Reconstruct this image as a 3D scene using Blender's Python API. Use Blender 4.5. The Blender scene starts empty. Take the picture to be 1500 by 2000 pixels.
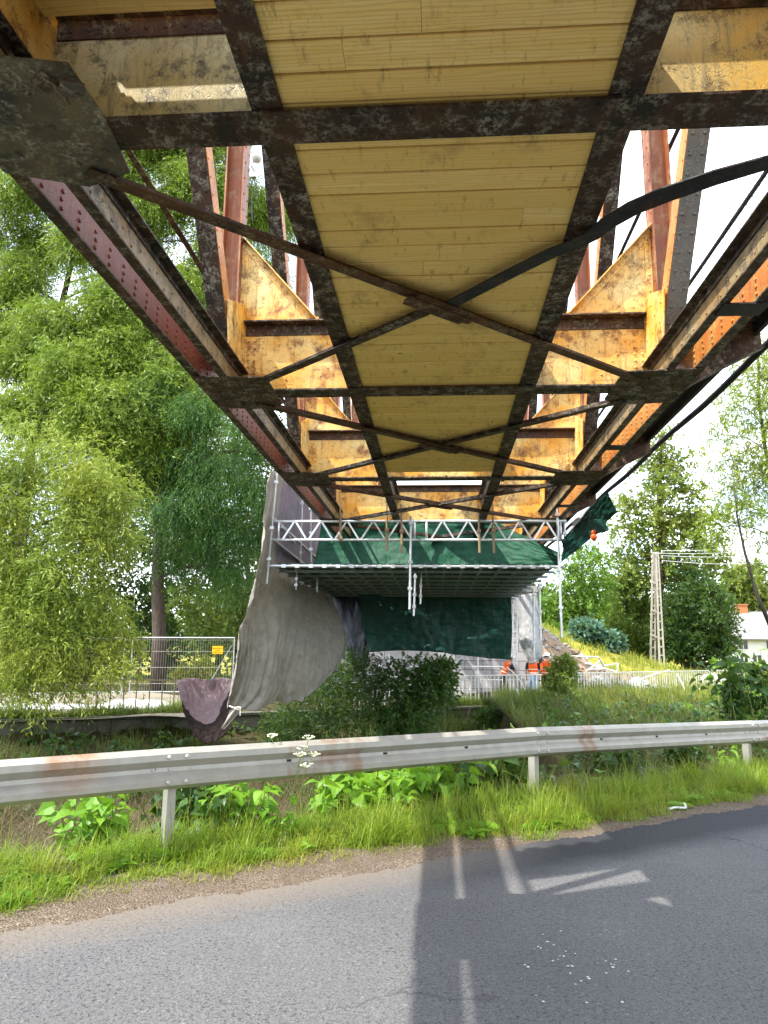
import bpy, math, random
import numpy as np
from mathutils import Vector, Matrix
random.seed(7); rng = np.random.default_rng(7)
sc = bpy.context.scene
COL = sc.collection
V = Vector

# ------------------------------------------------------------------ camera
F_PX = 1450.0; ROLL = .011; EYE = V((0, 0, 1.55))
_vx, _vy = 105., 270.
_ux = _vx*math.cos(ROLL)+_vy*math.sin(ROLL); _uy = -_vx*math.sin(ROLL)+_vy*math.cos(ROLL)
PITCH = math.atan(_uy/F_PX); YAW = math.atan(_ux*math.cos(PITCH)/F_PX)
_R0 = V((math.cos(YAW), math.sin(YAW), 0))
CF = V((-math.sin(YAW)*math.cos(PITCH), math.cos(YAW)*math.cos(PITCH), math.sin(PITCH)))
_U0 = _R0.cross(CF)
CR = _R0*math.cos(ROLL)+_U0*math.sin(ROLL); CU = _U0*math.cos(ROLL)-_R0*math.sin(ROLL)
cam = bpy.data.cameras.new('camera'); camo = bpy.data.objects.new('camera', cam); COL.objects.link(camo)
M = Matrix(((CR.x, CU.x, -CF.x, EYE.x), (CR.y, CU.y, -CF.y, EYE.y), (CR.z, CU.z, -CF.z, EYE.z), (0, 0, 0, 1)))
camo.matrix_world = M
cam.sensor_fit = 'VERTICAL'; cam.sensor_height = 36; cam.lens = F_PX/2000*36
cam.clip_start = .05; cam.clip_end = 3000
sc.camera = camo

def ray(px, py): return CF + CR*((px-750)/F_PX) - CU*((py-1000)/F_PX)
def at(px, py, Y):            # point of the place seen at a photo pixel, at depth Y
    r = ray(px, py); return EYE + r*(Y/r.y)
def atz(px, py, z):
    r = ray(px, py); return EYE + r*((z-EYE.z)/r.z)

# ------------------------------------------------------------------ objects
def tag(o, label=None, cat=None, group=None, kind=None):
    if label: o['label'] = label
    if cat: o['category'] = cat
    if group: o['group'] = group
    if kind: o['kind'] = kind
    return o
def empty(name, loc=(0, 0, 0), label=None, cat=None, group=None):
    o = bpy.data.objects.new(name, None); COL.objects.link(o); o.location = loc; o.empty_display_size = .2
    return tag(o, label, cat, group)
def link(name, me, parent=None):
    o = bpy.data.objects.new(name, me); COL.objects.link(o)
    if parent is not None:
        o.parent = parent
        o.matrix_parent_inverse = world_of(parent).inverted()
    return o
def world_of(o):
    m = Matrix.Translation(o.location) @ o.rotation_euler.to_matrix().to_4x4()
    if o.parent is not None: m = world_of(o.parent) @ o.matrix_parent_inverse @ m
    return m

class MB:
    """collects shapes, built as one mesh object in world coordinates"""
    def __init__(s): s.v = []; s.f = []; s.m = []
    def add(s, vs, fs, mi=0):
        b = len(s.v); s.v += [tuple(p) for p in vs]
        for f in fs: s.f.append(tuple(b+i for i in f)); s.m.append(mi)
    def hexa(s, p, mi=0):     # 8 points: bottom ring 0-3, top ring 4-7
        s.add(p, [(3, 2, 1, 0), (4, 5, 6, 7), (0, 1, 5, 4), (1, 2, 6, 5), (2, 3, 7, 6), (3, 0, 4, 7)], mi)
    def box(s, a, b, mi=0):
        x0, y0, z0 = a; x1, y1, z1 = b
        s.hexa([(x0, y0, z0), (x1, y0, z0), (x1, y1, z0), (x0, y1, z0), (x0, y0, z1), (x1, y0, z1), (x1, y1, z1), (x0, y1, z1)], mi)
    def bar(s, p0, p1, w, h, up=(0, 0, 1), mi=0):   # w across, h along up
        p0, p1 = V(p0), V(p1); d = (p1-p0).normalized(); up = V(up)
        sd = d.cross(up).normalized(); u = sd.cross(d).normalized()
        a, b = sd*w/2, u*h/2
        s.hexa([p0-a-b, p0+a-b, p1+a-b, p1-a-b, p0-a+b, p0+a+b, p1+a+b, p1-a+b], mi)
    def prism(s, pts, n, t, mi=0):   # closed outline pts (3D, coplanar), thickened by t along n
        pts = [V(p) for p in pts]; n = V(n).normalized()*t; k = len(pts)
        s.add(pts+[p+n for p in pts], [tuple(range(k))[::-1], tuple(range(k, 2*k))]+[(i, (i+1) % k, k+(i+1) % k, k+i) for i in range(k)], mi)
    def path(s, pts, rs, n=6, mi=0, cap=True):
        pts = [V(p) for p in pts]
        if not hasattr(rs, '__len__'): rs = [rs]*len(pts)
        b = len(s.v); prev = None
        for i, p in enumerate(pts):
            d = (pts[min(i+1, len(pts)-1)]-pts[max(i-1, 0)])
            d = d.normalized() if d.length > 1e-9 else V((0, 0, 1))
            if prev is None:
                q = V((0, 0, 1)) if abs(d.z) < .9 else V((1, 0, 0)); a = d.cross(q).normalized()
            else: a = (prev-d*prev.dot(d)).normalized()
            prev = a; c = d.cross(a)
            for k in range(n):
                t = 2*math.pi*k/n; s.v.append(tuple(p+(a*math.cos(t)+c*math.sin(t))*rs[i]))
        for i in range(len(pts)-1):
            for k in range(n):
                s.f.append((b+i*n+k, b+i*n+(k+1) % n, b+(i+1)*n+(k+1) % n, b+(i+1)*n+k)); s.m.append(mi)
        if cap:
            s.f.append(tuple(b+k for k in range(n))[::-1]); s.m.append(mi)
            e = b+(len(pts)-1)*n; s.f.append(tuple(e+k for k in range(n))); s.m.append(mi)
    def tube(s, p0, p1, r, n=8, mi=0): s.path([p0, p1], r, n, mi)
    def rivet(s, c, nrm, r=.016, mi=0):
        c = V(c); nrm = V(nrm).normalized(); q = V((0, 0, 1)) if abs(nrm.z) < .9 else V((1, 0, 0))
        a = nrm.cross(q).normalized(); b_ = nrm.cross(a); vs = []
        for (rr, hh) in ((1, -.1), (.85, .38), (.45, .62)):
            for k in range(6):
                t = k*math.pi/3; vs.append(c+(a*math.cos(t)+b_*math.sin(t))*r*rr+nrm*r*hh)
        fs = [(j*6+k, j*6+(k+1) % 6, j*6+6+(k+1) % 6, j*6+6+k) for j in range(2) for k in range(6)]+[tuple(range(12, 18))]
        s.add(vs, fs, mi)
    def grid(s, fn, nu, nv, mi=0):
        b = len(s.v)
        for j in range(nv+1):
            for i in range(nu+1): s.v.append(tuple(fn(i/nu, j/nv)))
        for j in range(nv):
            for i in range(nu):
                q = b+j*(nu+1)+i; s.f.append((q, q+1, q+nu+2, q+nu+1)); s.m.append(mi)
    def ball(s, c, r, nu=10, nv=7, mi=0):
        r = r if hasattr(r, '__len__') else (r, r, r)
        s.grid(lambda u, v: (c[0]+r[0]*math.cos(2*math.pi*u)*math.sin(math.pi*v), c[1]+r[1]*math.sin(2*math.pi*u)*math.sin(math.pi*v), c[2]-r[2]*math.cos(math.pi*v)), nu, nv, mi)
    def build(s, name, mats, parent=None, smooth=False, bevel=0):
        me = bpy.data.meshes.new(name); me.from_pydata(s.v, [], s.f)
        mats = mats if isinstance(mats, (list, tuple)) else [mats]
        for m in mats: me.materials.append(m)
        if len(mats) > 1: me.polygons.foreach_set('material_index', s.m)
        if smooth: me.polygons.foreach_set('use_smooth', [True]*len(s.f))
        me.update()
        o = link(name, me, parent)
        if bevel:
            b = o.modifiers.new('bevel', 'BEVEL'); b.width = bevel; b.segments = 2; b.limit_method = 'ANGLE'
        return o

def quads(name, verts, mat, parent=None, smooth=False):   # verts (n,4,3): loose quads from numpy
    verts = np.asarray(verts, dtype=np.float32).reshape(-1, 4, 3); n = len(verts)
    me = bpy.data.meshes.new(name); me.vertices.add(n*4); me.vertices.foreach_set('co', verts.ravel())
    me.loops.add(n*4); me.loops.foreach_set('vertex_index', np.arange(n*4, dtype=np.int32))
    me.polygons.add(n); me.polygons.foreach_set('loop_start', np.arange(n, dtype=np.int32)*4)
    me.polygons.foreach_set('loop_total', np.full(n, 4, dtype=np.int32))
    me.materials.append(mat); me.update(calc_edges=True)
    return link(name, me, parent)

# ------------------------------------------------------------------ materials
class NT:
    def __init__(s, name):
        s.mat = bpy.data.materials.new(name); s.mat.use_nodes = True; s.t = s.mat.node_tree; s.t.nodes.clear()
        s.out = s.t.nodes.new('ShaderNodeOutputMaterial'); s.b = s.t.nodes.new('ShaderNodeBsdfPrincipled')
        s.t.links.new(s.b.outputs[0], s.out.inputs[0]); s._pos = None
    def n(s, typ, **kw):
        nd = s.t.nodes.new('ShaderNode'+typ)
        for k, v in kw.items():
            if hasattr(nd, k) and k not in nd.inputs: setattr(nd, k, v)
            else: s.set(nd.inputs[k.replace('_', ' ')] if k.replace('_', ' ') in nd.inputs else nd.inputs[k], v)
        return nd
    def set(s, sock, v):
        if isinstance(v, bpy.types.NodeSocket): s.t.links.new(v, sock)
        elif isinstance(v, (tuple, list)) and sock.type == 'RGBA': sock.default_value = (*v[:3], 1)
        else: sock.default_value = v
    def pos(s, scale=(1, 1, 1)):
        if s._pos is None: s._pos = s.t.nodes.new('ShaderNodeNewGeometry').outputs['Position']
        if scale == (1, 1, 1): return s._pos
        m = s.t.nodes.new('ShaderNodeMapping'); s.t.links.new(s._pos, m.inputs[0]); m.inputs['Scale'].default_value = scale
        return m.outputs[0]
    def noise(s, sc_, det=4, rough=.6, vec=None, dist=0):
        return s.n('TexNoise', Vector=vec or s.pos(), Scale=sc_, Detail=det, Roughness=rough, Distortion=dist).outputs['Fac']
    def vor(s, sc_, feat='F1', vec=None, out='Distance'):
        nd = s.n('TexVoronoi', feature=feat, Vector=vec or s.pos(), Scale=sc_); return nd.outputs[out]
    def ramp(s, f, stops):
        r = s.t.nodes.new('ShaderNodeValToRGB'); s.t.links.new(f, r.inputs[0]); e = r.color_ramp.elements
        while len(e) < len(stops): e.new(.5)
        for el, (p, c) in zip(e, stops):
            el.position = p; el.color = (*c[:3], 1) if hasattr(c, '__len__') else (c, c, c, 1)
        return r.outputs[0]
    def mix(s, f, a, b, mode='MIX'):
        m = s.t.nodes.new('ShaderNodeMix'); m.data_type = 'RGBA'; m.blend_type = mode
        s.set(m.inputs[0], f); s.set(m.inputs[6], a); s.set(m.inputs[7], b); return m.outputs[2]
    def math(s, op, a, b=0.):
        m = s.t.nodes.new('ShaderNodeMath'); m.operation = op; s.set(m.inputs[0], a); s.set(m.inputs[1], b); return m.outputs[0]
    def island(s):
        return s.t.nodes.new('ShaderNodeNewGeometry').outputs['Random Per Island']
    def axis(s, i):
        x = s.t.nodes.new('ShaderNodeSeparateXYZ'); s.t.links.new(s.pos(), x.inputs[0]); return x.outputs[i]
    def done(s, col, rough=.8, metal=0., bump=None, bs=.3, bd=.01, spec=.3):
        s.set(s.b.inputs['Base Color'], col); s.set(s.b.inputs['Roughness'], rough); s.set(s.b.inputs['Metallic'], metal)
        s.b.inputs['Specular IOR Level'].default_value = spec
        if bump is not None:
            bn = s.n('Bump', Height=bump, Strength=bs, Distance=bd); s.t.links.new(bn.outputs[0], s.b.inputs['Normal'])
        return s.mat

MT = {}
def steel(name, base, brown, flake, famt=.5, rough=.62):
    k = NT(name)
    n1 = k.noise(2.3, 6, .65); n2 = k.noise(9, 8, .7); n3 = k.noise(38, 6, .75)
    c = k.mix(k.ramp(n1, [(.38, 0.), (.66, 1.)]), base, brown)
    fm = k.math('MULTIPLY', k.ramp(n2, [(.47, 0.), (.60, 1.)]), k.ramp(n3, [(.44, 0.), (.54, 1.)]))
    big = k.ramp(k.noise(.85, 4, .6), [(.34, .30), (.58, 1.)]); fm = k.math('MULTIPLY', fm, big)
    c = k.mix(k.math('MULTIPLY', fm, famt), c, flake)
    run = k.noise(4., 5, .7, k.pos((5, 1.2, .5)))
    c = k.mix(k.math('MULTIPLY', k.ramp(run, [(.55, 0.), (.72, 1.)]), .55), c, (.16, .060, .016))
    cr = k.vor(30, 'DISTANCE_TO_EDGE', vec=None)
    crm = k.math('MULTIPLY', k.ramp(cr, [(.0, 1.), (.05, 0.)]), k.ramp(n1, [(.45, 0.), (.6, .8)]))
    c = k.mix(crm, c, (.012, .01, .008))
    hgt = k.math('ADD', k.math('MULTIPLY', n3, .5), k.math('MULTIPLY', fm, .6))
    return k.done(c, rough, 0, hgt, .75, .012, .4)
MT['dark'] = steel('blackened_steel', (.010, .008, .007), (.070, .031, .014), (.42, .385, .30), .9)
MT['darkrust'] = steel('brown_rusted_steel', (.020, .012, .008), (.12, .046, .016), (.36, .27, .16), .75)
MT['grime'] = steel('grimy_plate_steel', (.025, .027, .026), (.16, .135, .08), (.42, .40, .29), .85)
MT['navy'] = steel('blue_black_steel', (.010, .012, .018), (.03, .026, .028), (.10, .10, .11), .45)
MT['greyrivet'] = steel('grey_riveted_steel', (.15, .145, .13), (.24, .21, .165), (.34, .31, .26), .7, .6)

def paint(name, pale, ochre, rust, dark, lo=.36, hi=.66, crack=26, cr_amt=.8, rough=.5, drips=True, warm=None):
    k = NT(name)
    w = k.n('VectorMath', operation='ADD', ).outputs[0].node
    nv = k.n('TexNoise', Vector=k.pos(), Scale=7., Detail=3.).outputs['Color']
    sc1 = k.n('VectorMath', operation='SCALE'); k.t.links.new(nv, sc1.inputs[0]); sc1.inputs['Scale'].default_value = .08
    k.t.links.new(k.pos(), w.inputs[0]); k.t.links.new(sc1.outputs[0], w.inputs[1]); wp = w.outputs[0]
    n1 = k.noise(1.7, 5, .6); n2 = k.noise(5.2, 7, .7); n3 = k.noise(45, 4, .7)
    c = k.mix(k.ramp(n1, [(lo, 0.), (hi, 1.)]), pale, ochre)
    c = k.mix(k.ramp(n2, [(.52, 0.), (.66, 1.)]), c, rust)
    if warm: c = k.mix(k.math('MULTIPLY', k.ramp(k.math('ADD', k.math('MULTIPLY', k.axis(0), .3), k.math('MULTIPLY', n1, .3)), [(.35, 0.), (.62, 1.)]), k.ramp(n2, [(.3, 1.), (.6, .55)])), c, warm)
    if drips:
        st = k.noise(3., 6, .75, k.pos((6, 6, .7)))
        c = k.mix(k.ramp(st, [(.52, 0.), (.70, .85)]), c, rust)
        dk = k.noise(2.6, 8, .8)
        c = k.mix(k.ramp(dk, [(.52, 0.), (.70, .7)]), c, dark)
    cr = k.vor(crack, 'DISTANCE_TO_EDGE', vec=wp); cr2 = k.vor(crack*.38, 'DISTANCE_TO_EDGE', vec=wp)
    m1 = k.math('MULTIPLY', k.ramp(cr, [(0., 1.), (.055, 0.)]), k.ramp(n2, [(.42, 0.), (.58, 1.)]))
    m2 = k.math('MULTIPLY', k.ramp(cr2, [(0., .6), (.022, 0.)]), k.ramp(n1, [(.38, .9), (.56, .0)]))
    cm = k.math('MULTIPLY', k.math('MAXIMUM', m1, m2), cr_amt)
    c = k.mix(cm, c, dark)
    sp = k.math('MULTIPLY', k.ramp(n3, [(.58, 0.), (.66, 1.)]), k.ramp(n2, [(.4, 0.), (.6, .9)]))
    c = k.mix(sp, c, dark)
    h = k.math('SUBTRACT', k.math('MULTIPLY', n3, .3), cm)
    return k.done(c, rough, 0, h, .5, .008, .45)
MT['yellow'] = paint('flaking_yellow_paint', (.82, .64, .26), (.78, .37, .035), (.40, .125, .016), (.045, .025, .012), lo=.33, hi=.60, crack=36, cr_amt=.75)
MT['cream'] = paint('dirty_cream_paint', (.74, .66, .40), (.58, .44, .17), (.19, .165, .11), (.045, .035, .02), crack=36, cr_amt=.7, warm=(.80, .46, .07))
MT['orange'] = paint('orange_rust_paint', (.66, .25, .04), (.40, .11, .02), (.60, .36, .10), (.06, .025, .012), crack=34)
MT['redox'] = paint('red_oxide_paint', (.155, .026, .013), (.095, .020, .016), (.24, .06, .018), (.03, .012, .01), crack=34, cr_amt=.6)
MT['chordface'] = paint('worn_ochre_paint', (.36, .28, .15), (.32, .19, .07), (.075, .048, .025), (.02, .016, .012), crack=40)
MT['brownpost'] = paint('red_brown_paint', (.30, .085, .018), (.20, .05, .014), (.46, .27, .13), (.05, .02, .015), crack=34, cr_amt=.4)

k = NT('fresh_spruce_boards')
isl = k.island()
off = k.n('CombineXYZ', X=k.math('MULTIPLY', isl, 37.), Y=k.math('MULTIPLY', isl, 91.), Z=0.).outputs[0]
vv = k.n('VectorMath', operation='ADD').outputs[0].node
k.t.links.new(k.pos((1.1, 9, 1)), vv.inputs[0]); k.t.links.new(off, vv.inputs[1])
g = k.n('TexNoise', Vector=vv.outputs[0], Scale=2.2, Detail=8., Roughness=.65, Distortion=.6).outputs['Fac']
gw = k.n('TexWave', Vector=vv.outputs[0], Scale=1.4, Distortion=9., Detail=3., bands_direction='Y').outputs['Fac']
c = k.mix(k.ramp(g, [(.3, 0.), (.7, 1.)]), (.95, .725, .30), (.88, .60, .18))
c = k.mix(k.math('MULTIPLY', k.ramp(gw, [(.55, 0.), (.95, 1.)]), .32), c, (.50, .30, .08))
c = k.mix(k.math('MULTIPLY', k.ramp(isl, [(.2, .0), (1., 1.)]), .5), c, (.74, .50, .13))
kn = k.vor(2.1, 'F1', vec=k.pos((1., 2.2, 1)))
c = k.mix(k.ramp(kn, [(.0, .9), (.035, .75), (.06, 0.)]), c, (.16, .08, .03))
st = k.noise(2.6, 7, .75, k.pos((1, .8, 1)))
c = k.mix(k.math('MULTIPLY', k.ramp(st, [(.54, 0.), (.74, 1.)]), .6), c, (.16, .11, .05))
st2 = k.noise(9, 6, .75, k.pos((2.2, .5, 1)))
c = k.mix(k.math('MULTIPLY', k.ramp(st2, [(.57, 0.), (.68, 1.)]), .5), c, (.10, .07, .04))
MT['wood'] = k.done(c, .7, 0, g, .25, .004, .25)

def simple(name, a, b, sc_=8, rough=.8, metal=0., det=5, bs=.3, bd=.01, spec=.3, stretch=(1, 1, 1)):
    k = NT(name); n1 = k.noise(sc_, det, .65, k.pos(stretch))
    return k.done(k.mix(k.ramp(n1, [(.35, 0.), (.68, 1.)]), a, b), rough, metal, n1, bs, bd, spec)
MT['galv'] = simple('galvanised_tube', (.62, .64, .64), (.44, .47, .48), 14, .38, .55, bs=.05)
MT['alu'] = simple('aluminium_girder', (.78, .80, .80), (.62, .65, .66), 10, .35, .4, bs=.05)
MT['tubewood'] = simple('rusty_tube', (.36, .25, .14), (.24, .17, .11), 20, .7)
MT['shadegalv'] = simple('shaded_joist_steel', (.24, .28, .27), (.16, .19, .185), 14, .6)  # joist steel with the shade under the platform put into its colour
MT['dullpaint'] = simple('dull_ochre_paint', (.34, .29, .17), (.22, .18, .11), 12, .8)
MT['gapback'] = simple('dark_gap_backing', (.03, .022, .014), (.02, .016, .01), 9, .95)
MT['bark'] = simple('grey_brown_bark', (.10, .075, .055), (.045, .034, .026), 14, .95, bs=.9, bd=.04, stretch=(1, 1, .25))
MT['twig'] = simple('dark_twig_bark', (.075, .065, .048), (.035, .03, .024), 20, .95)
MT['concrete'] = simple('weathered_concrete', (.40, .385, .34), (.27, .25, .22), 5, .9, bs=.25)
MT['polecon'] = simple('pale_pole_concrete', (.40, .365, .31), (.28, .255, .215), 4, .9, bs=.2)
MT['bolt'] = simple('bolt_zinc', (.55, .54, .50), (.38, .37, .34), 30, .45, .5, bs=.05)
MT['black'] = simple('black_rubber', (.012, .013, .018), (.03, .03, .036), 9, .55, bs=.1)
MT['white'] = simple('white_sheet', (.66, .66, .66), (.52, .52, .53), 3, .75, bs=.25, bd=.03)
MT['whitepaint'] = simple('chalky_white_paint', (.75, .73, .68), (.58, .55, .48), 12, .7)
MT['housewall'] = simple('white_render', (.80, .79, .75), (.70, .69, .65), 1.4, .9)
MT['roof'] = simple('grey_slate', (.30, .285, .265), (.20, .19, .175), 3, .8, stretch=(1, 6, 6))
MT['chimney'] = simple('orange_brick', (.50, .20, .08), (.38, .14, .06), 9, .9)
MT['brownwood'] = simple('dark_brown_boards', (.085, .045, .03), (.055, .03, .02), 6, .8, stretch=(4, 4, .4))
MT['glass'] = simple('dark_window_glass', (.06, .07, .08), (.03, .035, .04), 2, .12, bs=0, spec=.6)
MT['windowframe'] = simple('white_window_frame', (.75, .75, .73), (.68, .68, .66), 4, .5)
MT['vest'] = simple('orange_hi_vis_cloth', (.95, .14, .02), (.80, .10, .015), 9, .8)
MT['strip'] = simple('silver_reflective_strip', (.75, .74, .66), (.62, .62, .56), 9, .4)
MT['jeans'] = simple('faded_blue_denim', (.22, .33, .48), (.11, .18, .30), 9, .9)
MT['navycloth'] = simple('dark_navy_cloth', (.012, .014, .024), (.02, .022, .032), 9, .9)
MT['skin'] = simple('skin', (.48, .26, .17), (.42, .21, .14), 5, .55, bs=.05)
MT['helmet'] = simple('white_helmet_plastic', (.82, .82, .80), (.75, .75, .74), 3, .35, bs=0)
MT['boot'] = simple('brown_boot_leather', (.05, .035, .025), (.03, .022, .018), 9, .7)
MT['orangeplastic'] = simple('orange_plastic', (.75, .13, .02), (.60, .09, .015), 6, .5)
MT['yellowplastic'] = simple('yellow_plastic', (.85, .62, .02), (.75, .5, .02), 6, .5)
MT['sign'] = simple('orange_sign_face', (.90, .48, .01), (.85, .42, .01), 6, .5, bs=0)
MT['signtext'] = simple('dark_sign_print', (.16, .03, .01), (.14, .03, .01), 6, .6, bs=0)
MT['slot'] = simple('slot_shadow_steel', (.03, .028, .025), (.02, .02, .02), 9, .9, bs=0)

def cloth(name, a, b, trans=.25, rough=.55, sc_=6, fine=90, stain=None, spec=.4):
    k = NT(name); n1 = k.noise(sc_, 6, .65); n2 = k.noise(2.0, 4, .6, k.pos((3, 3, .6)))
    c = k.mix(k.ramp(n1, [(.32, 0.), (.7, 1.)]), a, b)
    if stain: c = k.mix(k.ramp(k.noise(4., 7, .75, k.pos((2, 2, .7))), [(.56, 0.), (.72, .8)]), c, stain)
    h = k.math('ADD', k.math('MULTIPLY', n1, .6), n2)
    k.done(c, rough, 0, h, .8, .05, spec)
    tr = k.n('BsdfTranslucent', Color=c); mx = k.n('MixShader', Fac=trans)
    k.t.links.new(k.b.outputs[0], mx.inputs[1]); k.t.links.new(tr.outputs[0], mx.inputs[2]); k.t.links.new(mx.outputs[0], k.out.inputs[0])
    return k.mat
MT['greytarp'] = cloth('grey_net_tarp', (.42, .39, .33), (.29, .27, .23), .28, .85, 5, stain=(.15, .13, .10))
MT['purpletarp'] = cloth('purple_grey_net', (.33, .28, .32), (.22, .185, .215), .3, .8, 3, stain=(.08, .07, .08))
MT['greentarp'] = cloth('dark_green_tarp', (.010, .125, .060), (.006, .075, .040), .3, .6, 4)
MT['darkgreen'] = cloth('blue_green_tarp', (.008, .075, .052), (.005, .042, .034), .22, .5, 5)
MT['browntarp'] = cloth('brown_tarp', (.22, .145, .15), (.15, .095, .095), .12, .5, 5)
MT['browntarpshade'] = cloth('brown_tarp_shade', (.024, .016, .013), (.014, .010, .009), .0, .8, 5, spec=.08)  # same brown tarp, colour darkened to stand for shade on its lower part
MT['silvertarp'] = cloth('silver_grey_tarp', (.60, .60, .60), (.44, .44, .45), .3, .55, 5, stain=(.25, .25, .26))
MT['bluetarp'] = cloth('blue_black_tarp', (.010, .014, .030), (.006, .008, .016), .1, .4, 4)

# guard rail: zinc with brown bleeding stains
k = NT('weathered_guardrail_zinc')
n1 = k.noise(7, 5, .6); n2 = k.noise(1.15, 3, .6, k.pos((2.2, 2.2, .35))); n3 = k.noise(60, 3, .6)
c = k.mix(k.ramp(n1, [(.3, 0.), (.7, 1.)]), (.37, .35, .30), (.29, .275, .24))
c = k.mix(k.ramp(n2, [(.55, 0.), (.64, .6), (.75, .85)]), c, (.22, .10, .04))
c = k.mix(k.math('MULTIPLY', k.ramp(k.noise(5, 5, .7, k.pos((3, 3, .5))), [(.55, 0.), (.75, 1.)]), .35), c, (.26, .24, .20))
sd = k.n('VectorMath', operation='DISTANCE'); k.t.links.new(k.pos(), sd.inputs[0]); sd.inputs[1].default_value = (-2.62, 5.36, .77)
sm = k.math('MULTIPLY', k.ramp(sd.outputs['Value'], [(.06, 1.), (.30, 0.)]), k.ramp(k.noise(9, 5, .7, k.pos((1, 1, .4))), [(.35, .25), (.6, 1.)]))
c = k.mix(sm, c, (.27, .115, .030))
for q_ in ((.0, 7.57, .6), (.42, 7.92, .6), (.55, 8.03, .6), (1.9, 9.1, .6), (2.25, 9.36, .6)):
    sd = k.n('VectorMath', operation='DISTANCE'); k.t.links.new(k.pos((1, 1, .12)), sd.inputs[0]); sd.inputs[1].default_value = (q_[0], q_[1], q_[2]*.12)
    c = k.mix(k.math('MULTIPLY', k.ramp(sd.outputs['Value'], [(.01, .6), (.085, 0.)]), .8), c, (.17, .115, .085))
MT['rail'] = k.done(c, .42, .25, n3, .06, .004, .5)

# ground materials
k = NT('asphalt')
v1 = k.vor(95, 'F1'); v2 = k.vor(240, 'F1'); n1 = k.noise(.8, 4, .6); n2 = k.noise(120, 3, .7)
c = k.ramp(v1, [(.0, (.012, .012, .015)), (.33, (.085, .085, .092)), (.62, (.158, .156, .154))])
c = k.mix(.5, c, k.ramp(v2, [(.1, (.03, .03, .034)), (.6, (.12, .118, .118))]))
c = k.mix(k.ramp(k.vor(95, 'F1', out='Color'), [(.86, 0.), (.92, .7)]), c, (.22, .21, .20))
pits = k.math('MULTIPLY', k.ramp(k.noise(46, 4, .7), [(.56, 0.), (.64, 1.)]), k.ramp(n1, [(.35, .35), (.6, 1.)]))
c = k.mix(pits, c, (.022, .022, .025))
c = k.mix(k.ramp(n1, [(.35, 0.), (.7, .30)]), c, (.075, .075, .082))
ck = k.math('MULTIPLY', k.ramp(k.vor(.55, 'DISTANCE_TO_EDGE', vec=k.mix(.18, k.pos(), k.n('TexNoise', Vector=k.pos(), Scale=5., Detail=4.).outputs['Color'])), [(0., 1.), (.006, 0.)]), k.ramp(k.noise(.5, 3, .6), [(.5, 0.), (.6, 1.)]))
c = k.mix(k.math('MULTIPLY', ck, .8), c, (.02, .02, .022))
c = k.mix(k.ramp(k.noise(.35, 5, .65, k.pos((1, 1, 1))), [(.45, 0.), (.7, .35)]), c, (.05, .048, .05))
# damp tongue along the far edge: uses the perpendicular distance to the road line
tl = k.math('MULTIPLY', k.math('SUBTRACT', k.axis(1), k.math('MULTIPLY', k.axis(0), .72)), .812)
tw = k.math('ADD', tl, k.math('MULTIPLY', k.math('SUBTRACT', n1, .5), .5))
wet = k.math('MULTIPLY', k.ramp(k.math('MULTIPLY', tw, .1), [(.405, 0.), (.44, 1.), (.50, 1.)]), k.ramp(k.math('MULTIPLY', k.math('ADD', k.axis(0), 2.), .1), [(.17, 0.), (.30, 1.)]))
c = k.mix(k.math('MULTIPLY', wet, .88), c, (.012, .013, .018))
edge = k.math('MULTIPLY', k.ramp(k.math('MULTIPLY', k.math('ADD', tl, k.math('MULTIPLY', k.noise(6, 5, .7), .35)), .1), [(.455, 0.), (.497, 1.)]), k.math('SUBTRACT', 1., wet))
c = k.mix(k.math('MULTIPLY', edge, .7), c, (.165, .135, .105))
r = k.mix(wet, (.86, .86, .86), (.80, .80, .80))
h = k.math('ADD', k.math('MULTIPLY', v1, -.6), k.math('MULTIPLY', pits, -.8))
MT['asphalt'] = k.done(c, r, 0, h, .7, .006, .28)
k = NT('gravel_shoulder')
v1 = k.vor(80, 'F1', out='Color'); vd = k.vor(80, 'F1'); n1 = k.noise(3, 5, .7)
c = k.ramp(v1, [(.1, (.08, .06, .045)), (.5, (.165, .125, .09)), (.85, (.24, .195, .15)), (1., (.38, .33, .28))])
c = k.mix(k.ramp(n1, [(.4, 0.), (.7, .7)]), c, (.12, .085, .055))
MT['gravel'] = k.done(c, .95, 0, vd, .9, -.02, .2)
k = NT('earth_and_turf')
n1 = k.noise(.35, 5, .6); n2 = k.noise(3, 6, .7); n3 = k.noise(24, 5, .75)
c = k.mix(k.ramp(n2, [(.35, 0.), (.65, 1.)]), (.050, .036, .02), (.085, .06, .03))
c = k.mix(k.ramp(n3, [(.4, 0.), (.62, .8)]), c, (.05, .06, .018))
far = k.ramp(k.math('MULTIPLY', k.axis(1), .01), [(.36, 0.), (.42, 1.)])
mead = k.mix(k.ramp(k.noise(.9, 6, .75), [(.35, 0.), (.62, 1.)]), (.12, .15, .022), (.34, .29, .05))
c = k.mix(far, c, mead)
MT['ground'] = k.done(c, .95, 0, n3, .8, .05, .15)
k = NT('bare_embankment_earth')
n2 = k.noise(1.6, 7, .75, k.pos((1, 1, 2))); n3 = k.noise(14, 5, .75)
c = k.mix(k.ramp(n2, [(.3, 0.), (.7, 1.)]), (.30, .215, .145), (.19, .135, .09))
MT['earth'] = k.done(k.mix(k.ramp(n3, [(.5, 0.), (.7, .6)]), c, (.38, .29, .20)), .95, 0, n2, .9, .12, .15)
k = NT('pale_track_surface')
n2 = k.noise(2.2, 6, .7); n3 = k.noise(30, 4, .7)
c = k.mix(k.ramp(n2, [(.35, 0.), (.7, 1.)]), (.27, .235, .185), (.20, .17, .13))
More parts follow.
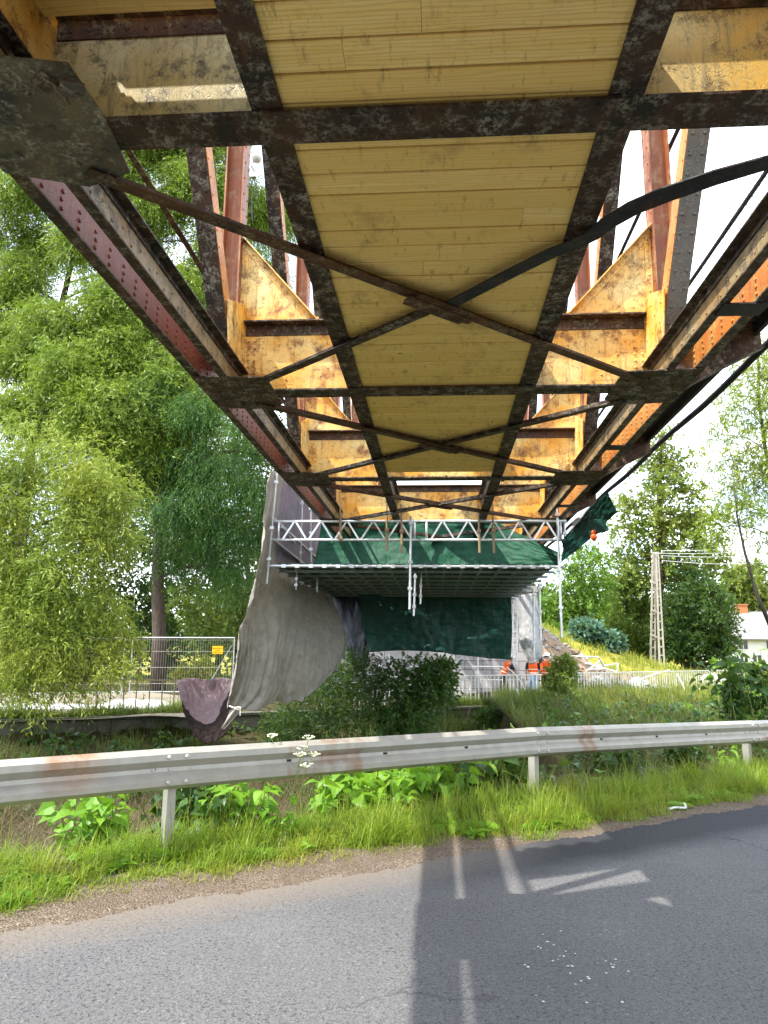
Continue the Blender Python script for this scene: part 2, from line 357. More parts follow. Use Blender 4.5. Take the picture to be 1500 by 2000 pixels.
MT['track'] = k.done(k.mix(k.ramp(n3, [(.5, 0.), (.7, .4)]), c, (.20, .17, .12)), .95, 0, n3, .5, .02, .15)
MT['water'] = simple('dark_stream_water', (.012, .014, .010), (.02, .022, .015), 2, .08, bs=.1, spec=.5)

def masonry(name, a, b, mortar, bw, bh, vertical='x'):
    k = NT(name)
    x = k.n('CombineXYZ', X=k.axis(0), Y=k.axis(2), Z=0.).outputs[0] if vertical == 'x' else None
    br = k.n('TexBrick', Vector=x, Scale=1., Color1=a, Color2=b, Mortar=mortar, Brick_Width=bw, Row_Height=bh, Mortar_Size=.012)
    br.inputs['Brick Width'].default_value = bw; br.inputs['Row Height'].default_value = bh; br.inputs['Mortar Size'].default_value = .014
    n1 = k.noise(9, 6, .7)
    c = k.mix(k.ramp(n1, [(.4, 0.), (.75, .5)]), br.outputs['Color'], (.16, .15, .13))
    h = k.math('SUBTRACT', k.math('MULTIPLY', n1, .6), br.outputs['Fac'])
    return k.done(c, .9, 0, h, .8, .03, .2)
MT['ashlar'] = masonry('pale_stone_blocks', (.46, .44, .44), (.34, .32, .33), (.15, .14, .13), .75, .38)
MT['wallstone'] = masonry('mossy_wall_blocks', (.15, .145, .115), (.10, .10, .075), (.035, .035, .028), 1.4, .45)

def leafmat(name, a, b, c2, trans=.34, rough=.5, sc_=.5):
    k = NT(name); i = k.island(); n1 = k.noise(sc_, 3, .6)
    c = k.mix(i, a, b); c = k.mix(k.ramp(n1, [(.38, 0.), (.66, .85)]), c, c2)
    k.done(c, rough, 0, None, spec=.35)
    tr = k.n('BsdfTranslucent', Color=k.mix(.35, c, (.30, .40, .03))); mx = k.n('MixShader', Fac=trans)
    k.t.links.new(k.b.outputs[0], mx.inputs[1]); k.t.links.new(tr.outputs[0], mx.inputs[2]); k.t.links.new(mx.outputs[0], k.out.inputs[0])
    return k.mat
MT['willow'] = leafmat('willow_leaf', (.17, .26, .030), (.26, .34, .055), (.33, .37, .045))
MT['willow2'] = leafmat('olive_willow_leaf', (.145, .24, .030), (.23, .32, .055), (.23, .33, .03))
MT['larch'] = leafmat('larch_needle', (.060, .16, .028), (.10, .23, .04), (.03, .10, .035))
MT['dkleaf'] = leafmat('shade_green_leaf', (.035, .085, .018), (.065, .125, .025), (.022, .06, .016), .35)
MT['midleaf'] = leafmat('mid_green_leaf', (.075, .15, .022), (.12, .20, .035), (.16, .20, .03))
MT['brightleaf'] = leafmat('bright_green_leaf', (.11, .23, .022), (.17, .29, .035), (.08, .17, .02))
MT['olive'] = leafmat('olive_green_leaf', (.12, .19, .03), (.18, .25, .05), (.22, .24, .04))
MT['teal'] = leafmat('blue_green_leaf', (.06, .15, .10), (.10, .20, .14), (.05, .12, .09), .3)
MT['yellowleaf'] = leafmat('yellow_green_leaf', (.34, .32, .02), (.42, .38, .03), (.22, .26, .02))
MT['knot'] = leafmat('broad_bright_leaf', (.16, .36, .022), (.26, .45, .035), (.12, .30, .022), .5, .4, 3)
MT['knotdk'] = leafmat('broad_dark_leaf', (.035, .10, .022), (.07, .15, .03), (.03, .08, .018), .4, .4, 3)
MT['grass'] = leafmat('verge_grass_blade', (.11, .23, .014), (.22, .34, .025), (.26, .30, .028), .4, .5, 1.6)
MT['grassdk'] = leafmat('bank_grass_blade', (.10, .15, .028), (.18, .21, .05), (.07, .13, .02), .35, .6, .8)
MT['grassyl'] = leafmat('sunlit_meadow_blade', (.26, .27, .03), (.36, .31, .06), (.16, .22, .025), .4, .6, .6)
MT['hay'] = leafmat('dead_straw_blade', (.115, .085, .045), (.19, .145, .085), (.055, .045, .022), .2, .8, 1.2)
MT['umbel'] = simple('cream_flower', (.72, .72, .52), (.6, .62, .4), 20, .8)
MT['stem'] = simple('green_stem', (.16, .22, .06), (.20, .20, .08), 12, .7)
# ------------------------------------------------------------------ the bridge
AX = .045; ZB = 4.30
YK = [3.5+4.18*k for k in range(-1, 8)]
def dx(side, d): return AX+side*d
bridge = empty('railway_bridge', (AX, 14, ZB), 'rusty riveted steel truss bridge with flaking yellow paint crossing above the road', 'bridge')
def sidebox(m, s, d0, d1, y0, y1, z0, z1, mi=0):
    a, b = sorted((dx(s, d0), dx(s, d1))); m.box((a, y0, z0), (b, y1, z1), mi)

for s in (-1, 1):
    m = MB()
    for k in range(len(YK)-1):
        y0, y1 = YK[k], YK[k+1]
        sidebox(m, s, 2.479, 2.575, y0, y1-.002, 4.300, 4.314); sidebox(m, s, 2.4955, 2.507, y0, y1-.002, 4.3145, 4.38)
        sidebox(m, s, 2.205, 2.288, y0, y1-.002, 4.300, 4.314); sidebox(m, s, 2.1925, 2.2035, y0, y1-.002, 4.47, 4.53)
        sidebox(m, s, 2.125, 2.2035, y0, y1-.002, 4.5305, 4.542)
    ch = m.build('bottom_chord', MT['dark'], bridge)
    for nm, d, mt in (('outer_web', 2.48, MT['redox'] if s < 0 else MT['orange']), ('inner_web', 2.22, MT['chordface'])):
        m = MB(); sidebox(m, s, d, d-.014 if nm == 'inner_web' else d+.014, YK[0], YK[-1], 4.302, 4.562 if nm == 'outer_web' else 4.525)
        fd = d if nm == 'outer_web' else d-.014
        y = YK[0]+.1; i = 0
        while y < 17:
            zs = (4.35, 4.41, 4.47) if nm == 'outer_web' else (4.345 if i % 2 else 4.395,)
            for z in zs: m.rivet((dx(s, fd), y+random.uniform(-.01, .01), z), (-s, 0, 0), .018 if nm == 'outer_web' else .013)
            y += .24 if nm == 'outer_web' else .16; i += 1
        w = m.build(nm, mt, ch)
        if nm == 'outer_web' and s < 0: w['label'] = 'red oxide web plate with rows of rivets'
    if s > 0:
        for k in range(1, 4):
            m = MB(); yb = YK[k]+2.3; sidebox(m, s, 2.24, 2.60, yb-.11, yb+.11, 4.284, 4.298)
            m.build('batten_plate', MT['navy'], ch)
    # gusset plates
    for k in range(1, len(YK)):
        y = YK[k]; m = MB()
        pts = [(2.57, -.60), (1.80, -.54), (1.79, .28), (1.86, .36), (2.16, .46), (2.57, .40)]
        if k == 1 and s < 0: pts = [(2.58, -.60), (2.1, -.58), (1.80, -.52), (1.785, -.12), (1.835, .30), (2.14, .42), (2.58, .26)]
        m.prism([(dx(s, a), y+b, 4.283) for a, b in pts], (0, 0, 1), .012)
        for a, b in ((2.4, -.4), (2.4, -.15), (2.4, .1), (2.1, -.35), (2.1, -.1), (2.1, .2), (1.9, -.3), (1.9, .1), (2.25, .3), (2.54, -.4), (2.54, -.1), (2.54, .2)):
            m.rivet((dx(s, a), y+b, 4.2825), (0, 0, -1), .022)
        m.build('gusset_plate', MT['grime'] if k == 1 else MT['dark'], bridge)
    # truss posts and diagonals
    for k in range(1, len(YK)):
        y = YK[k]; m = MB()
        d0, d1 = (2.262, 2.48) if s < 0 else (2.30, 2.53)
        sidebox(m, s, d0, d0+.018, y-.11, y+.11, 4.56, 9.9); sidebox(m, s, d1-.018, d1, y-.11, y+.11, 4.56, 9.9)
        sidebox(m, s, d0+.02, d1-.02, y-.012, y+.012, 4.57, 9.9)
        z = 4.7
        while z < 8 and k < 4:
            for yy in (-.075, .075): m.rivet((dx(s, d0), y+yy, z), (-s, 0, 0), .014)
            z += .2
        m.build('truss_post', MT['brownpost'], bridge)
        mk = ('greyrivet' if (s > 0 and k == 2) else 'dark')
        p0, p1 = V((dx(s, 2.315), y-.22, 4.50)), V((dx(s, 2.315), YK[k-1]+.05, 9.95))
        dr = (p1-p0).normalized(); nrm = V((0, dr.z, -dr.y))
        if nrm.y > 0: nrm = -nrm
        m = MB(); m.bar(p0, p1, .018, .19, nrm)                 # web in the truss plane
        m.bar(p0+nrm*.1, p1+nrm*.1, .19, .016, nrm); m.bar(p0-nrm*.1, p1-nrm*.1, .19, .016, nrm)
        if k < 4:
            L = (p1-p0).length; t = .25
            while t < L*.8:
                for a in (-.055, .055): m.rivet(p0+dr*t+nrm*.1085+V((a, 0, 0)), nrm, .017)
                t += .17
        dg = m.build('truss_diagonal', MT[mk], bridge)
        m = MB(); m.bar(p0+V((-s*.098, 0, 0)), p1+V((-s*.098, 0, 0)), .006, .205, nrm)
        if k < 4:
            t = .3
            while t < L*.7:
                m.rivet(p0+dr*t+V((-s*.102, 0, 0))+nrm*.07, (-s, 0, 0), .012); t += .16
        m.build('side_plate', MT['orange'], dg)
        # corner bracket above the floor beam
        m = MB(); A, B, C = V((dx(s, 1.36), y, 5.115)), V((dx(s, d0-.004), y, 6.16)), V((dx(s, d0-.004), y, 5.115))
        m.prism([A+V((0, -.006, 0)), B+V((0, -.006, 0)), C+V((0, -.006, 0))], (0, 1, 0), .012)
        e = (B-A).normalized(); q = e.cross(V((0, 1, 0)))*s
        if q.z < 0: q = -q
        m.bar(A+V((0, -.05, 0))+q*.006, B+V((0, -.05, 0))+q*.006, .012, .10, (0, 1, 0))
        m.bar(A-q*.035+V((0, -.0125, 0)), B-q*.035+V((0, -.0125, 0)), .07, .011, (0, 1, 0))
        m.box((min(C.x, C.x-s*.07), y-.0165, 5.13), (max(C.x, C.x-s*.07), y-.0065, 6.0))
        m.box((min(A.x, C.x), y-.0175, 5.116), (max(A.x, C.x), y-.0070, 5.19))
        if k < 4:
            for t in np.arange(.08, .98, .075): m.rivet(A.lerp(B, t)-q*.038+V((0, -.018, 0)), (0, -1, 0), .013)
            for t in np.arange(.1, .9, .09): m.rivet(C.lerp(B, t)+V((-s*.035, -.0165, 0)), (0, -1, 0), .013)
            for t in np.arange(.06, .98, .08): m.rivet(C.lerp(A, t)+V((0, -.0175, .035)), (0, -1, 0), .013)
        m.build('corner_bracket', MT['yellow'], bridge)
        # vertical joint plate between chord, post and diagonal
        m = MB(); xx = dx(s, 2.178)
        m.prism([(xx, y+a, b) for a, b in ((-.62, 4.562), (.42, 4.562), (.36, 4.80), (.14, 5.22), (-.14, 5.30), (-.74, 5.06))], (s, 0, 0), .012)
        if k < 4:
            for a, b in ((-.5, 4.62), (-.3, 4.62), (-.1, 4.62), (.1, 4.62), (.3, 4.62), (-.55, 4.8), (-.4, 4.95), (-.1, 4.8), (-.1, 5.0), (.1, 4.9), (.1, 5.1), (-.62, 4.98), (-.3, 5.1), (-.3, 4.8)):
                m.rivet((xx-.0*s, y+a, b), (-s, 0, 0), .015)
        m.build('joint_plate', MT['yellow'], bridge)
    m = MB()
    sidebox(m, s, 2.22, 2.24, YK[0], YK[-1], 9.9, 10.2); sidebox(m, s, 2.5, 2.52, YK[0], YK[-1], 9.9, 10.2); sidebox(m, s, 2.2, 2.54, YK[0], YK[-1], 10.202, 10.22)
    m.build('top_chord', MT['brownpost'], bridge)

# floor beams
for k in range(len(YK)):
    y = YK[k]; x0, x1 = dx(-1, 2.20), dx(1, 2.20)
    zt = 5.02 if k == 1 else 5.095
    m = MB(); m.box((x0, y-.007, 4.315), (x1, y+.007, zt))
    m.box((x0+.01, y-.0175, 4.3155), (x1-.01, y-.0075, 4.395))
    for s in (-1, 1):   # riveted end plates
        a = dx(s, 2.19); b = dx(s, 1.93); c_ = dx(s, 1.62)
        m.prism([(a, y-.0165, 4.40), (c_, y-.0165, 4.40), (b, y-.0165, 4.80), (b, y-.0165, zt-.13), (a, y-.0165, zt-.13)] if s < 0 else [(a, y-.0165, zt-.13), (b, y-.0165, zt-.13), (b, y-.0165, 4.80), (c_, y-.0165, 4.40), (a, y-.0165, 4.40)], (0, 1, 0), .009)
        if k < 4:
            for i, z in enumerate(np.arange(4.46, zt-.14, .075)):
                for j in range(2): m.rivet((dx(s, 2.14-.075*j), y-.0165, z), (0, -1, 0), .017)
                t = min(1, (z-4.40)/.40); m.rivet((c_+(b-c_)*t+s*.04, y-.0165, z), (0, -1, 0), .014)
    if k < 4:
        for x in np.arange(x0+.1, x1-.1, .11): m.rivet((x, y-.0175, 4.357), (0, -1, 0), .014)
    fb = m.build('floor_beam', MT['cream'] if k == 1 else MT['yellow'], bridge)
    m = MB(); m.box((x0-.02, y-.125, 4.298), (x1+.02, y+.125, 4.3148))
    if k < 4:
        for x in np.arange(x0+.1, x1-.1, .16):
            for yy in (-.08, .08): m.rivet((x, y+yy, 4.298), (0, 0, -1), .015)
    m.build('bottom_flange', MT['dark'], fb)
    m = MB(); m.box((x0, y-.135, zt+.0005), (x1, y+.135, zt+.017)); m.box((x0+.005, y-.0185, zt-.12), (x1-.005, y-.0072, zt))
    if k < 4:
        for x in np.arange(x0+.1, x1-.1, .11): m.rivet((x, y-.0185, zt-.065), (0, -1, 0), .016)
    m.build('top_flange', MT['darkrust'], fb)

# stringers
for k in range(len(YK)-1):
    y0, y1 = YK[k]+.0085, YK[k+1]-.0185
    for xc, w in ((-.884, .165), (.958, .178)):
        m = MB(); m.box((xc-w/2, y0, 4.322), (xc+w/2, y1, 4.338)); m.box((xc-.008, y0, 4.3385), (xc+.008, y1, 4.80)); m.box((xc-w/2, y0, 4.8005), (xc+w/2, y1, 4.816))
        if k < 4:
            for yy in np.arange(y0+.15, y1-.1, .22):
                for a in (-.05, .05): m.rivet((xc+a, yy, 4.322), (0, 0, -1), .014)
        m.build('stringer', MT['dark'], bridge)

# torn, curled stub on the nearest left gusset plate
m = MB(); P = [atz(70, 150, 4.27), atz(105, 175, 4.26), atz(128, 190, 4.22), atz(142, 180, 4.15), atz(140, 160, 4.10)]
for a, b in zip(P, P[1:]):
    q = (b-a).cross(V((0, 0, 1))).normalized()*.055; m.add([a-q, a+q, b+q, b-q, a-q+V((0, 0, .01)), a+q+V((0, 0, .01)), b+q+V((0, 0, .01)), b-q+V((0, 0, .01))], [(3, 2, 1, 0), (4, 5, 6, 7), (0, 1, 5, 4), (1, 2, 6, 5), (2, 3, 7, 6), (3, 0, 4, 7)])
m.build('torn_stub', MT['dark'], bridge)['label'] = 'curled stub of a torn-off brace'
# lateral bracing
def brace(pts, mat, w=.10, z=4.268, label=None, leg=.085):
    m = MB(); P = [V((p[0], p[1], z+(p[2] if len(p) > 2 else 0))) for p in pts]
    top, bot, lo = [], [], []
    for i, p in enumerate(P):
        d = (P[min(i+1, len(P)-1)]-P[max(i-1, 0)]).normalized(); sd = d.cross(V((0, 0, 1))).normalized()
        tw = pts[i][3] if len(pts[i]) > 3 else 0.
        a = (sd*math.cos(tw)+V((0, 0, 1))*math.sin(tw))*w/2; u = V((0, 0, 1))*math.cos(tw)-sd*math.sin(tw)
        bot.append([p-a, p+a, p+a+u*.011, p-a+u*.011]); lo.append([p-a+u*.0112, p-a*.78+u*.0112, p-a*.78+u*leg, p-a+u*leg])
    for sec in (bot, lo):
        for i in range(len(P)-1):
            A, B = sec[i], sec[i+1]; m.hexa([A[0], A[1], B[1], B[0], A[3], A[2], B[2], B[3]])
    o = m.build('lateral_brace', mat, bridge)
    if label: o['label'] = label
for k in range(0, len(YK)-1):
    y0, y1 = YK[k], YK[k+1]; c = V((AX-.02, (y0+y1)/2+.0, 0)); n = 8
    def lin(a, b, zz=0.): return [(a[0]+(b[0]-a[0])*i/n, a[1]+(b[1]-a[1])*i/n, zz+.002*math.sin(i*1.9)) for i in range(n+1)]
    if k > 0: brace(lin((-2.03, y0+.26), (2.06, y1-.33), -.008), MT['darkrust'])
    lo = lin((-1.93, y1-.36), (c.x-.12, c.y+.1), -.004)
    if k == 0: continue
    brace(lo, MT['dark'])
    if k == 1:
        bent = [(.04, 5.62, -.01), (.30, 5.33, -.01), (.546, 5.06, -.008), (.80, 4.80, -.005), (.93, 4.705, -.005), (1.03, 4.60, -.004), (1.10, 4.46, .0, .12), (1.22, 4.30, .0, .22), (1.371, 4.175, .0, .26), (1.613, 4.02, .0, .18), (1.856, 3.90, .0, .05), (2.1, 3.84, -.005)]
        brace(bent, MT['navy'], .12, label='brace bar bent and buckled out of line', leg=.05)
    else:
        brace(lin((c.x+.02, c.y-.02), (2.05, y0+.30), -.004), MT['dark'])
    m = MB(); d = (V((2.06, y1-.33, 0))-V((-2.03, y0+.26, 0))).normalized(); cc = V((c.x, c.y, 4.246))
    m.bar(cc-d*.30, cc+d*.30, .21, .012); m.bar(cc-d*.34+V((0, 0, -.012)), cc+d*.34+V((0, 0, -.012)), .085, .011)
    for t in (-.24, -.14, .14, .24):
        for a in (-.06, .06): m.rivet(cc+d*t+d.cross(V((0, 0, 1)))*a+V((0, 0, -.006)), (0, 0, -1), .016)
    m.build('splice_plate', MT['darkrust'], bridge)

# walkway on the downstream side
for k in range(1, len(YK)):
    y = YK[k]; m = MB()
    m.prism([(2.63, y-.006, 4.32), (3.0, y-.006, 4.52), (3.43, y-.006, 4.74), (3.43, y-.006, 5.02), (2.63, y-.006, 5.02)], (0, 1, 0), .012)
    m.bar((2.63, y, 4.312), (3.0, y, 4.512), .10, .012); m.bar((3.0, y, 4.512), (3.44, y, 4.735), .10, .012); m.box((2.60, y-.06, 5.0205), (3.45, y+.06, 5.034))
    m.build('walkway_bracket', MT['darkrust'], bridge)
m = MB()
for i, x in enumerate((2.78, 2.99, 3.20)): m.box((x, YK[0], 5.036), (x+.2, YK[-1], 5.075))
m.bar((2.72, YK[0], 4.93), (2.72, YK[-1], 4.93), .05, .16); m.bar((3.38, YK[0], 4.95), (3.38, YK[-1], 4.95), .05, .13)
m.build('walkway_deck', MT['navy'], bridge)
for p, mt in (((3.42, 6.48), 'navy'), ((2.62, 7.15), 'navy'), ((-2.52, 5.55), 'darkrust')):
    m = MB()
    if p[0] > 0: m.tube((p[0], YK[0], p[1]), (p[0], YK[-1], p[1]), .026, 8)
    else: m.box((p[0]-.028, YK[0], p[1]-.006), (p[0]+.028, YK[-1], p[1]+.006)); m.box((p[0]-.028, YK[0], p[1]+.0065), (p[0]-.018, YK[-1], p[1]+.06))
    m.build('handrail', MT[mt], bridge)
for y in (5.9, 10.1, 14.2, 18.4):
    m = MB(); m.tube((3.42, y, 5.08), (3.42, y, 7.2), .028, 8); m.build('railing_post', MT['galv'], bridge)

# timber boarding in the bays between the stringers
for k in range(3):
    y0, y1 = YK[k]+.022, YK[k+1]-(.03 if k < 2 else .30); m = MB(); y = y0
    while y < y1-.02:
        w = min(random.uniform(.198, .228), y1-y)
        j = random.uniform(-.004, .003); xs = [-.874]+([random.uniform(-.5, .6)] if random.random() < .25 else [])+[.948]
        for a, b in zip(xs, xs[1:]):
            e = .014
            P = [(a+.001, y+e, 4.345+j), (b-.001, y+e, 4.345+j), (b-.001, y+w-e, 4.345+j), (a+.001, y+w-e, 4.345+j)]
            Q = [(a+.001, y+.0085, 4.352+j), (b-.001, y+.0085, 4.352+j), (b-.001, y+w-.0085, 4.352+j), (a+.001, y+w-.0085, 4.352+j)]
            T = [(q[0], q[1], 4.372) for q in Q]
            m.add(P+Q+T, [(3, 2, 1, 0), (8, 9, 10, 11)]+[(i, (i+1) % 4, 4+(i+1) % 4, 4+i) for i in range(4)]+[(4+i, 4+(i+1) % 4, 8+(i+1) % 4, 8+i) for i in range(4)])
        y += w
    m.box((-.873, y0, 4.374), (.947, y1, 4.39), 1)  # added backing sheet: stops sky light and keeps the board gaps dark
    o = m.build('board_deck', [MT['wood'], MT['gapback']])
    tag(o, ('fresh yellow board deck in the bay straight overhead, before the nearest floor beam', 'fresh yellow board deck above the bent brace, in the bay behind the nearest floor beam', 'fresh yellow board deck in the farthest boarded bay, closest to the scaffold')[k], 'board deck', 'timber decks between the stringers')
for s, nm in ((-1, 'yellow scaffold boarding over the rusty top flange beside the torn gusset plate'), (1, 'yellow scaffold boarding above the cracked yellow beam end, over the bent brace side')):
    m = MB(); ye = 3.352 if s < 0 else 3.28; y = ye
    while y > -1.2:
        a, b = sorted((dx(s, 1.06), dx(s, 2.66))); zb_ = 4.925 if s < 0 else 5.04; m.box((a, y-.215, zb_), (b, y-.003, zb_+.035)); y -= .218
    m.box((a, -1.2, zb_+.038), (b, ye, zb_+.055))
    if s < 0:
        for i in range(9): m.box((-2.43, 3.98-.0*i, 5.35+.2*i), (-2.40, 4.72+.06*(i % 2), 5.545+.2*i))  # upright boards added out of view to cast shade on the road
    tag(m.build('board_platform', MT['wood']), nm, 'boarding', 'scaffold boardings over the near bay')

# flood lamp on the post
p = at(501, 308, 7.45)
fl = empty('flood_lamp', p, 'small round white lamp clamped to a red-brown truss post', 'lamp')
m = MB(); m.ball((p.x, p.y, p.z), (.062, .075, .055), 12, 8); m.build('housing', MT['helmet'], fl, True)
m = MB(); m.path([(p.x-.04, p.y, p.z-.03), (p.x-.05, p.y, p.z-.10), (p.x-.02, p.y+.03, p.z-.16)], .014, 8); m.box((p.x-.07, p.y+.02, p.z-.22), (p.x+.0, p.y+.06, p.z-.12)); m.build('bracket', MT['galv'], fl)
m = MB(); m.path([(p.x-.04, p.y+.04, p.z-.2), (p.x-.0, p.y+.05, p.z-.34), (p.x-.05, p.y+.06, p.z-.48), (p.x-.03, p.y+.06, p.z-.75)], .007, 6); m.build('cable', MT['black'], fl)

# wire screen and tape beside the walkway
m = MB()
for y in np.arange(2.2, 9.2, .16):
    for sg in (-1, 1):
        pts = [(3.46+.012*math.sin(y*9+j), y+sg*(j*.14)+.02*math.sin(j*1.3+y*5), 5.1+j*.3) for j in range(9)]
        m.path(pts, .0032, 3, cap=False)
tag(m.build('wire_screen', MT['bolt']), 'thin diamond wire screen standing along the walkway against the sky', 'wire screen')
m = MB()
for i in range(14):
    y = 4.4+i*.17; z = 8.3-.19*i; m.bar((3.5, y, z), (3.5, y+.165, z-.18+.02*math.sin(i)), .004, .05, (0, 0, 1), i % 2)
tag(m.build('barrier_tape', [MT['orangeplastic'], MT['white']]), 'red and white barrier tape strung over the wire screen', 'tape')

# slack black cable under the walkway
cb = empty('hanging_cable', (3.6, 10, 4.85), 'thick black cable hung by wires beneath the outer walkway', 'cable')
m = MB(); pts = []
for y in np.arange(-2, 25, .4):
    pts.append((3.6, y, 4.86+.05*math.cos((y-3.5)*2*math.pi/4.18)*.4+.05*(y-8)/12))
m.path(pts, .042, 8); m.build('cable_sheath', MT['black'], cb, True)
for k in range(1, 6):
    for o_ in (0, 1.4, 2.8):
        m = MB(); y = YK[k]+o_; m.tube((3.44, y, 5.04), (3.6, y+.02, 4.92), .005, 4); m.build('hanger_wire', MT['bolt'], cb)

# abutment
ab = empty('bridge_abutment', (0, 32, -.4), 'pale stone block abutment carrying the far end of the bridge', 'abutment')
m = MB(); m.box((-5, 31.9, -1), (4.2, 34.5, 4.0)); m.build('stone_face', MT['ashlar'], ab)
m = MB(); m.box((-5.1, 31.75, 4.0025), (4.3, 34.6, 4.26)); m.build('bearing_ledge', MT['concrete'], ab)
# ------------------------------------------------------------------ scaffold under the far half of the span
SY = 15.5
scf = empty('hanging_scaffold', (-.5, SY, 3.27), 'galvanised tube scaffold with lattice girders and a grating floor slung below the bridge', 'scaffold')
def coupler(m, p, r=.045, mi=0): m.box((p[0]-r, p[1]-r, p[2]-r*.8), (p[0]+r, p[1]+r, p[2]+r*.8), mi)
for x0, x1, yy in ((-3.52, -.42, SY), (-.36, 2.62, SY)):
    g = MB(); g.tube((x0-.06, yy, 4.232), (x1+.06, yy, 4.232), .027, 10); g.tube((x0-.06, yy, 3.832), (x1+.06, yy, 3.832), .027, 10)
    for x in (x0+.13, x1-.06): g.tube((x, yy, 3.85), (x, yy, 4.215), .024, 8)
    go = g.build('lattice_girder', MT['alu'], scf, True)
    n = 5; w = (x1-x0-.3)/n; g = MB()
    for i in range(n):
        a = x0+.2+i*w; g.bar((a+.03, yy, 3.85), (a+w*.5-.02, yy, 4.215), .035, .045, (0, 1, 0)); g.bar((a+w*.5+.02, yy, 4.215), (a+w-.03, yy, 3.85), .035, .045, (0, 1, 0))
    g.build('web_brace', MT['alu'], go)
# uprights: pixel top, pixel bottom, depth
ups = [((541, 925), (521, 1140), SY-.06, .024), ((803, 1008), (800, 1190), SY-.06, .026), ((811, 1120), (808, 1203), SY+.4, .022), ((823, 1110), (821, 1180), SY+1.4, .02),
       ((1088, 985), (1097, 1245), SY-.06, .026), ((590, 972), (587, 1110), SY+2.2, .02), ((607, 985), (608, 1098), SY+1.2, .023), ((580, 1108), (578, 1152), SY+1., .02), ((620, 1120), (619, 1157), SY+2.6, .018),
       ((1042, 1150), (1043, 1285), 20., .026), ((1053, 1140), (1056, 1250), 18., .028), ((1102, 1015), (1104, 1068), SY+.1, .024)]
for a, b, yy, r in ups:
    m = MB(); A, B = at(*a, yy), at(*b, yy); m.tube(A, B, r, 8)
    for t in (.08, .5, .78):
        c = A.lerp(B, t); m.box((c.x-r*1.7, c.y-r*1.7, c.z-.03), (c.x+r*1.7, c.y+r*1.7, c.z+.03))
    m.build('upright_tube', MT['galv'], scf)
for px in (664, 755, 784, 934, 962):
    m = MB(); A, B = at(px, 985 if px > 700 else 960, SY-.055), at(px+(1 if px < 850 else 3), 1080 if px in (784, 934, 962) else (1076 if px == 755 else 1056), SY-.055)
    m.tube(A, A.lerp(B, .55), .022, 8); m.tube(A.lerp(B, .55), B, .026, 8); coupler(m, A.lerp(B, .55 if px > 700 else .95), .04)
    m.build('hanger_tube', MT['tubewood'], scf)
# platform
PZ = 3.27; px0, px1, py0, py1 = -3.5, 2.52, SY, 24.8
m = MB(); m.tube((px0-.12, py0, PZ), (px1+.1, py0, PZ), .03, 10)
for x in np.arange(px0+.25, px1, .29):
    m.box((x-.045, py0-.04, PZ-.036), (x+.045, py0+.04, PZ+.036))
m.build('front_ledger', MT['galv'], scf)
m = MB()
for i, y in enumerate(np.arange(py0+.35, py1, .36)): m.box((px0+.05, y, PZ+.06), (px1-.02, y+.31, PZ+.095))
m.build('floor_planks', MT['darkgreen'], scf)
m = MB()
for x in np.arange(px0+.04, px1, .40): m.bar((x, py0, PZ+.02), (x, py1, PZ+.02), .045, .06)
for y in np.arange(py0+.7, py1, 1.05): m.bar((px0, y, PZ-.04), (px1, y, PZ-.04), .045, .05)
m.build('floor_joists', MT['shadegalv'], scf)
m = MB()
for z in (3.85, 4.3): m.bar((px0-.02, SY+.1, z), (px0+.1, SY+6, z-.25), .05, .05)
m.tube(at(430+120, 1030, SY+.2), at(600, 1088, SY+5), .022, 8)
m.build('side_ledger', MT['galv'], scf)
# loose timbers on the girders
for i, (a, b, yy, w) in enumerate((((792, 1003), (942, 975), 16.3, .09), ((717, 1011), (765, 1005), 15.7, .12), ((815, 1003), (860, 992), 16.2, .05))):
    m = MB(); m.bar(at(*a, yy), at(*b, yy+.3), .05, w); o = m.build('loose_plank', MT['wood'])
    tag(o, ('long yellow plank leaning across the far floor beam above the lattice girder', 'short brown plank lying on the left half of the lattice girder', 'small thin batten lying against the far floor beam')[i], 'plank')

# ------------------------------------------------------------------ tarps
from mathutils import noise as _mn
nz = _mn.noise
def sheet(name, rows, mat, nu=40, nv=40, fold=.04, freq=9., seed=0, label=None, cat='tarp', parent=None):
    """surface through rows of control points (rows run down, points run across), with hanging folds"""
    R = [[V(p) for p in r] for r in rows]
    def cr(pts, t):
        n = len(pts)-1; t = min(max(t, 0), 1)*n; i = min(int(t), n-1); f = t-i
        p0, p1, p2, p3 = pts[max(i-1, 0)], pts[i], pts[i+1], pts[min(i+2, n)]
        return .5*((2*p1)+(p2-p0)*f+(2*p0-5*p1+4*p2-p3)*f*f+(3*p1-p0-3*p2+p3)*f**3)
    def fn(u, v): return cr([cr(r, u) for r in R], v)
    m = MB()
    def g(u, v):
        p = fn(u, v); du = fn(min(u+.01, 1), v)-fn(max(u-.01, 0), v); dv = fn(u, min(v+.01, 1))-fn(u, max(v-.01, 0))
        n = du.cross(dv); n = n.normalized() if n.length > 1e-9 else V((0, 1, 0))
        w_ = .25*nz(V((u*2.2, v*1.5, seed)))
        a = 1.2*nz(V(((u+w_)*freq, v*1.1, seed+.3)))+.7*(1-2*abs(nz(V(((u+w_*1.4)*freq*1.9, v*1.4, seed+7.7)))))
        b = nz(V((u*13, v*13, seed)))*.9+(.5-abs(nz(V((u*22+v*6, v*19, seed+3)))))*.8+.4*nz(V((u*45, v*45, seed)))
        return p+n*(fold*a*(.3+.7*v)+min(fold, .075)*.42*b)
    m.grid(g, nu, nv); o = m.build(name, mat, parent, True)
    sl = o.modifiers.new('thickness', 'SOLIDIFY'); sl.thickness = .006
    if label: tag(o, label, cat)
    return o
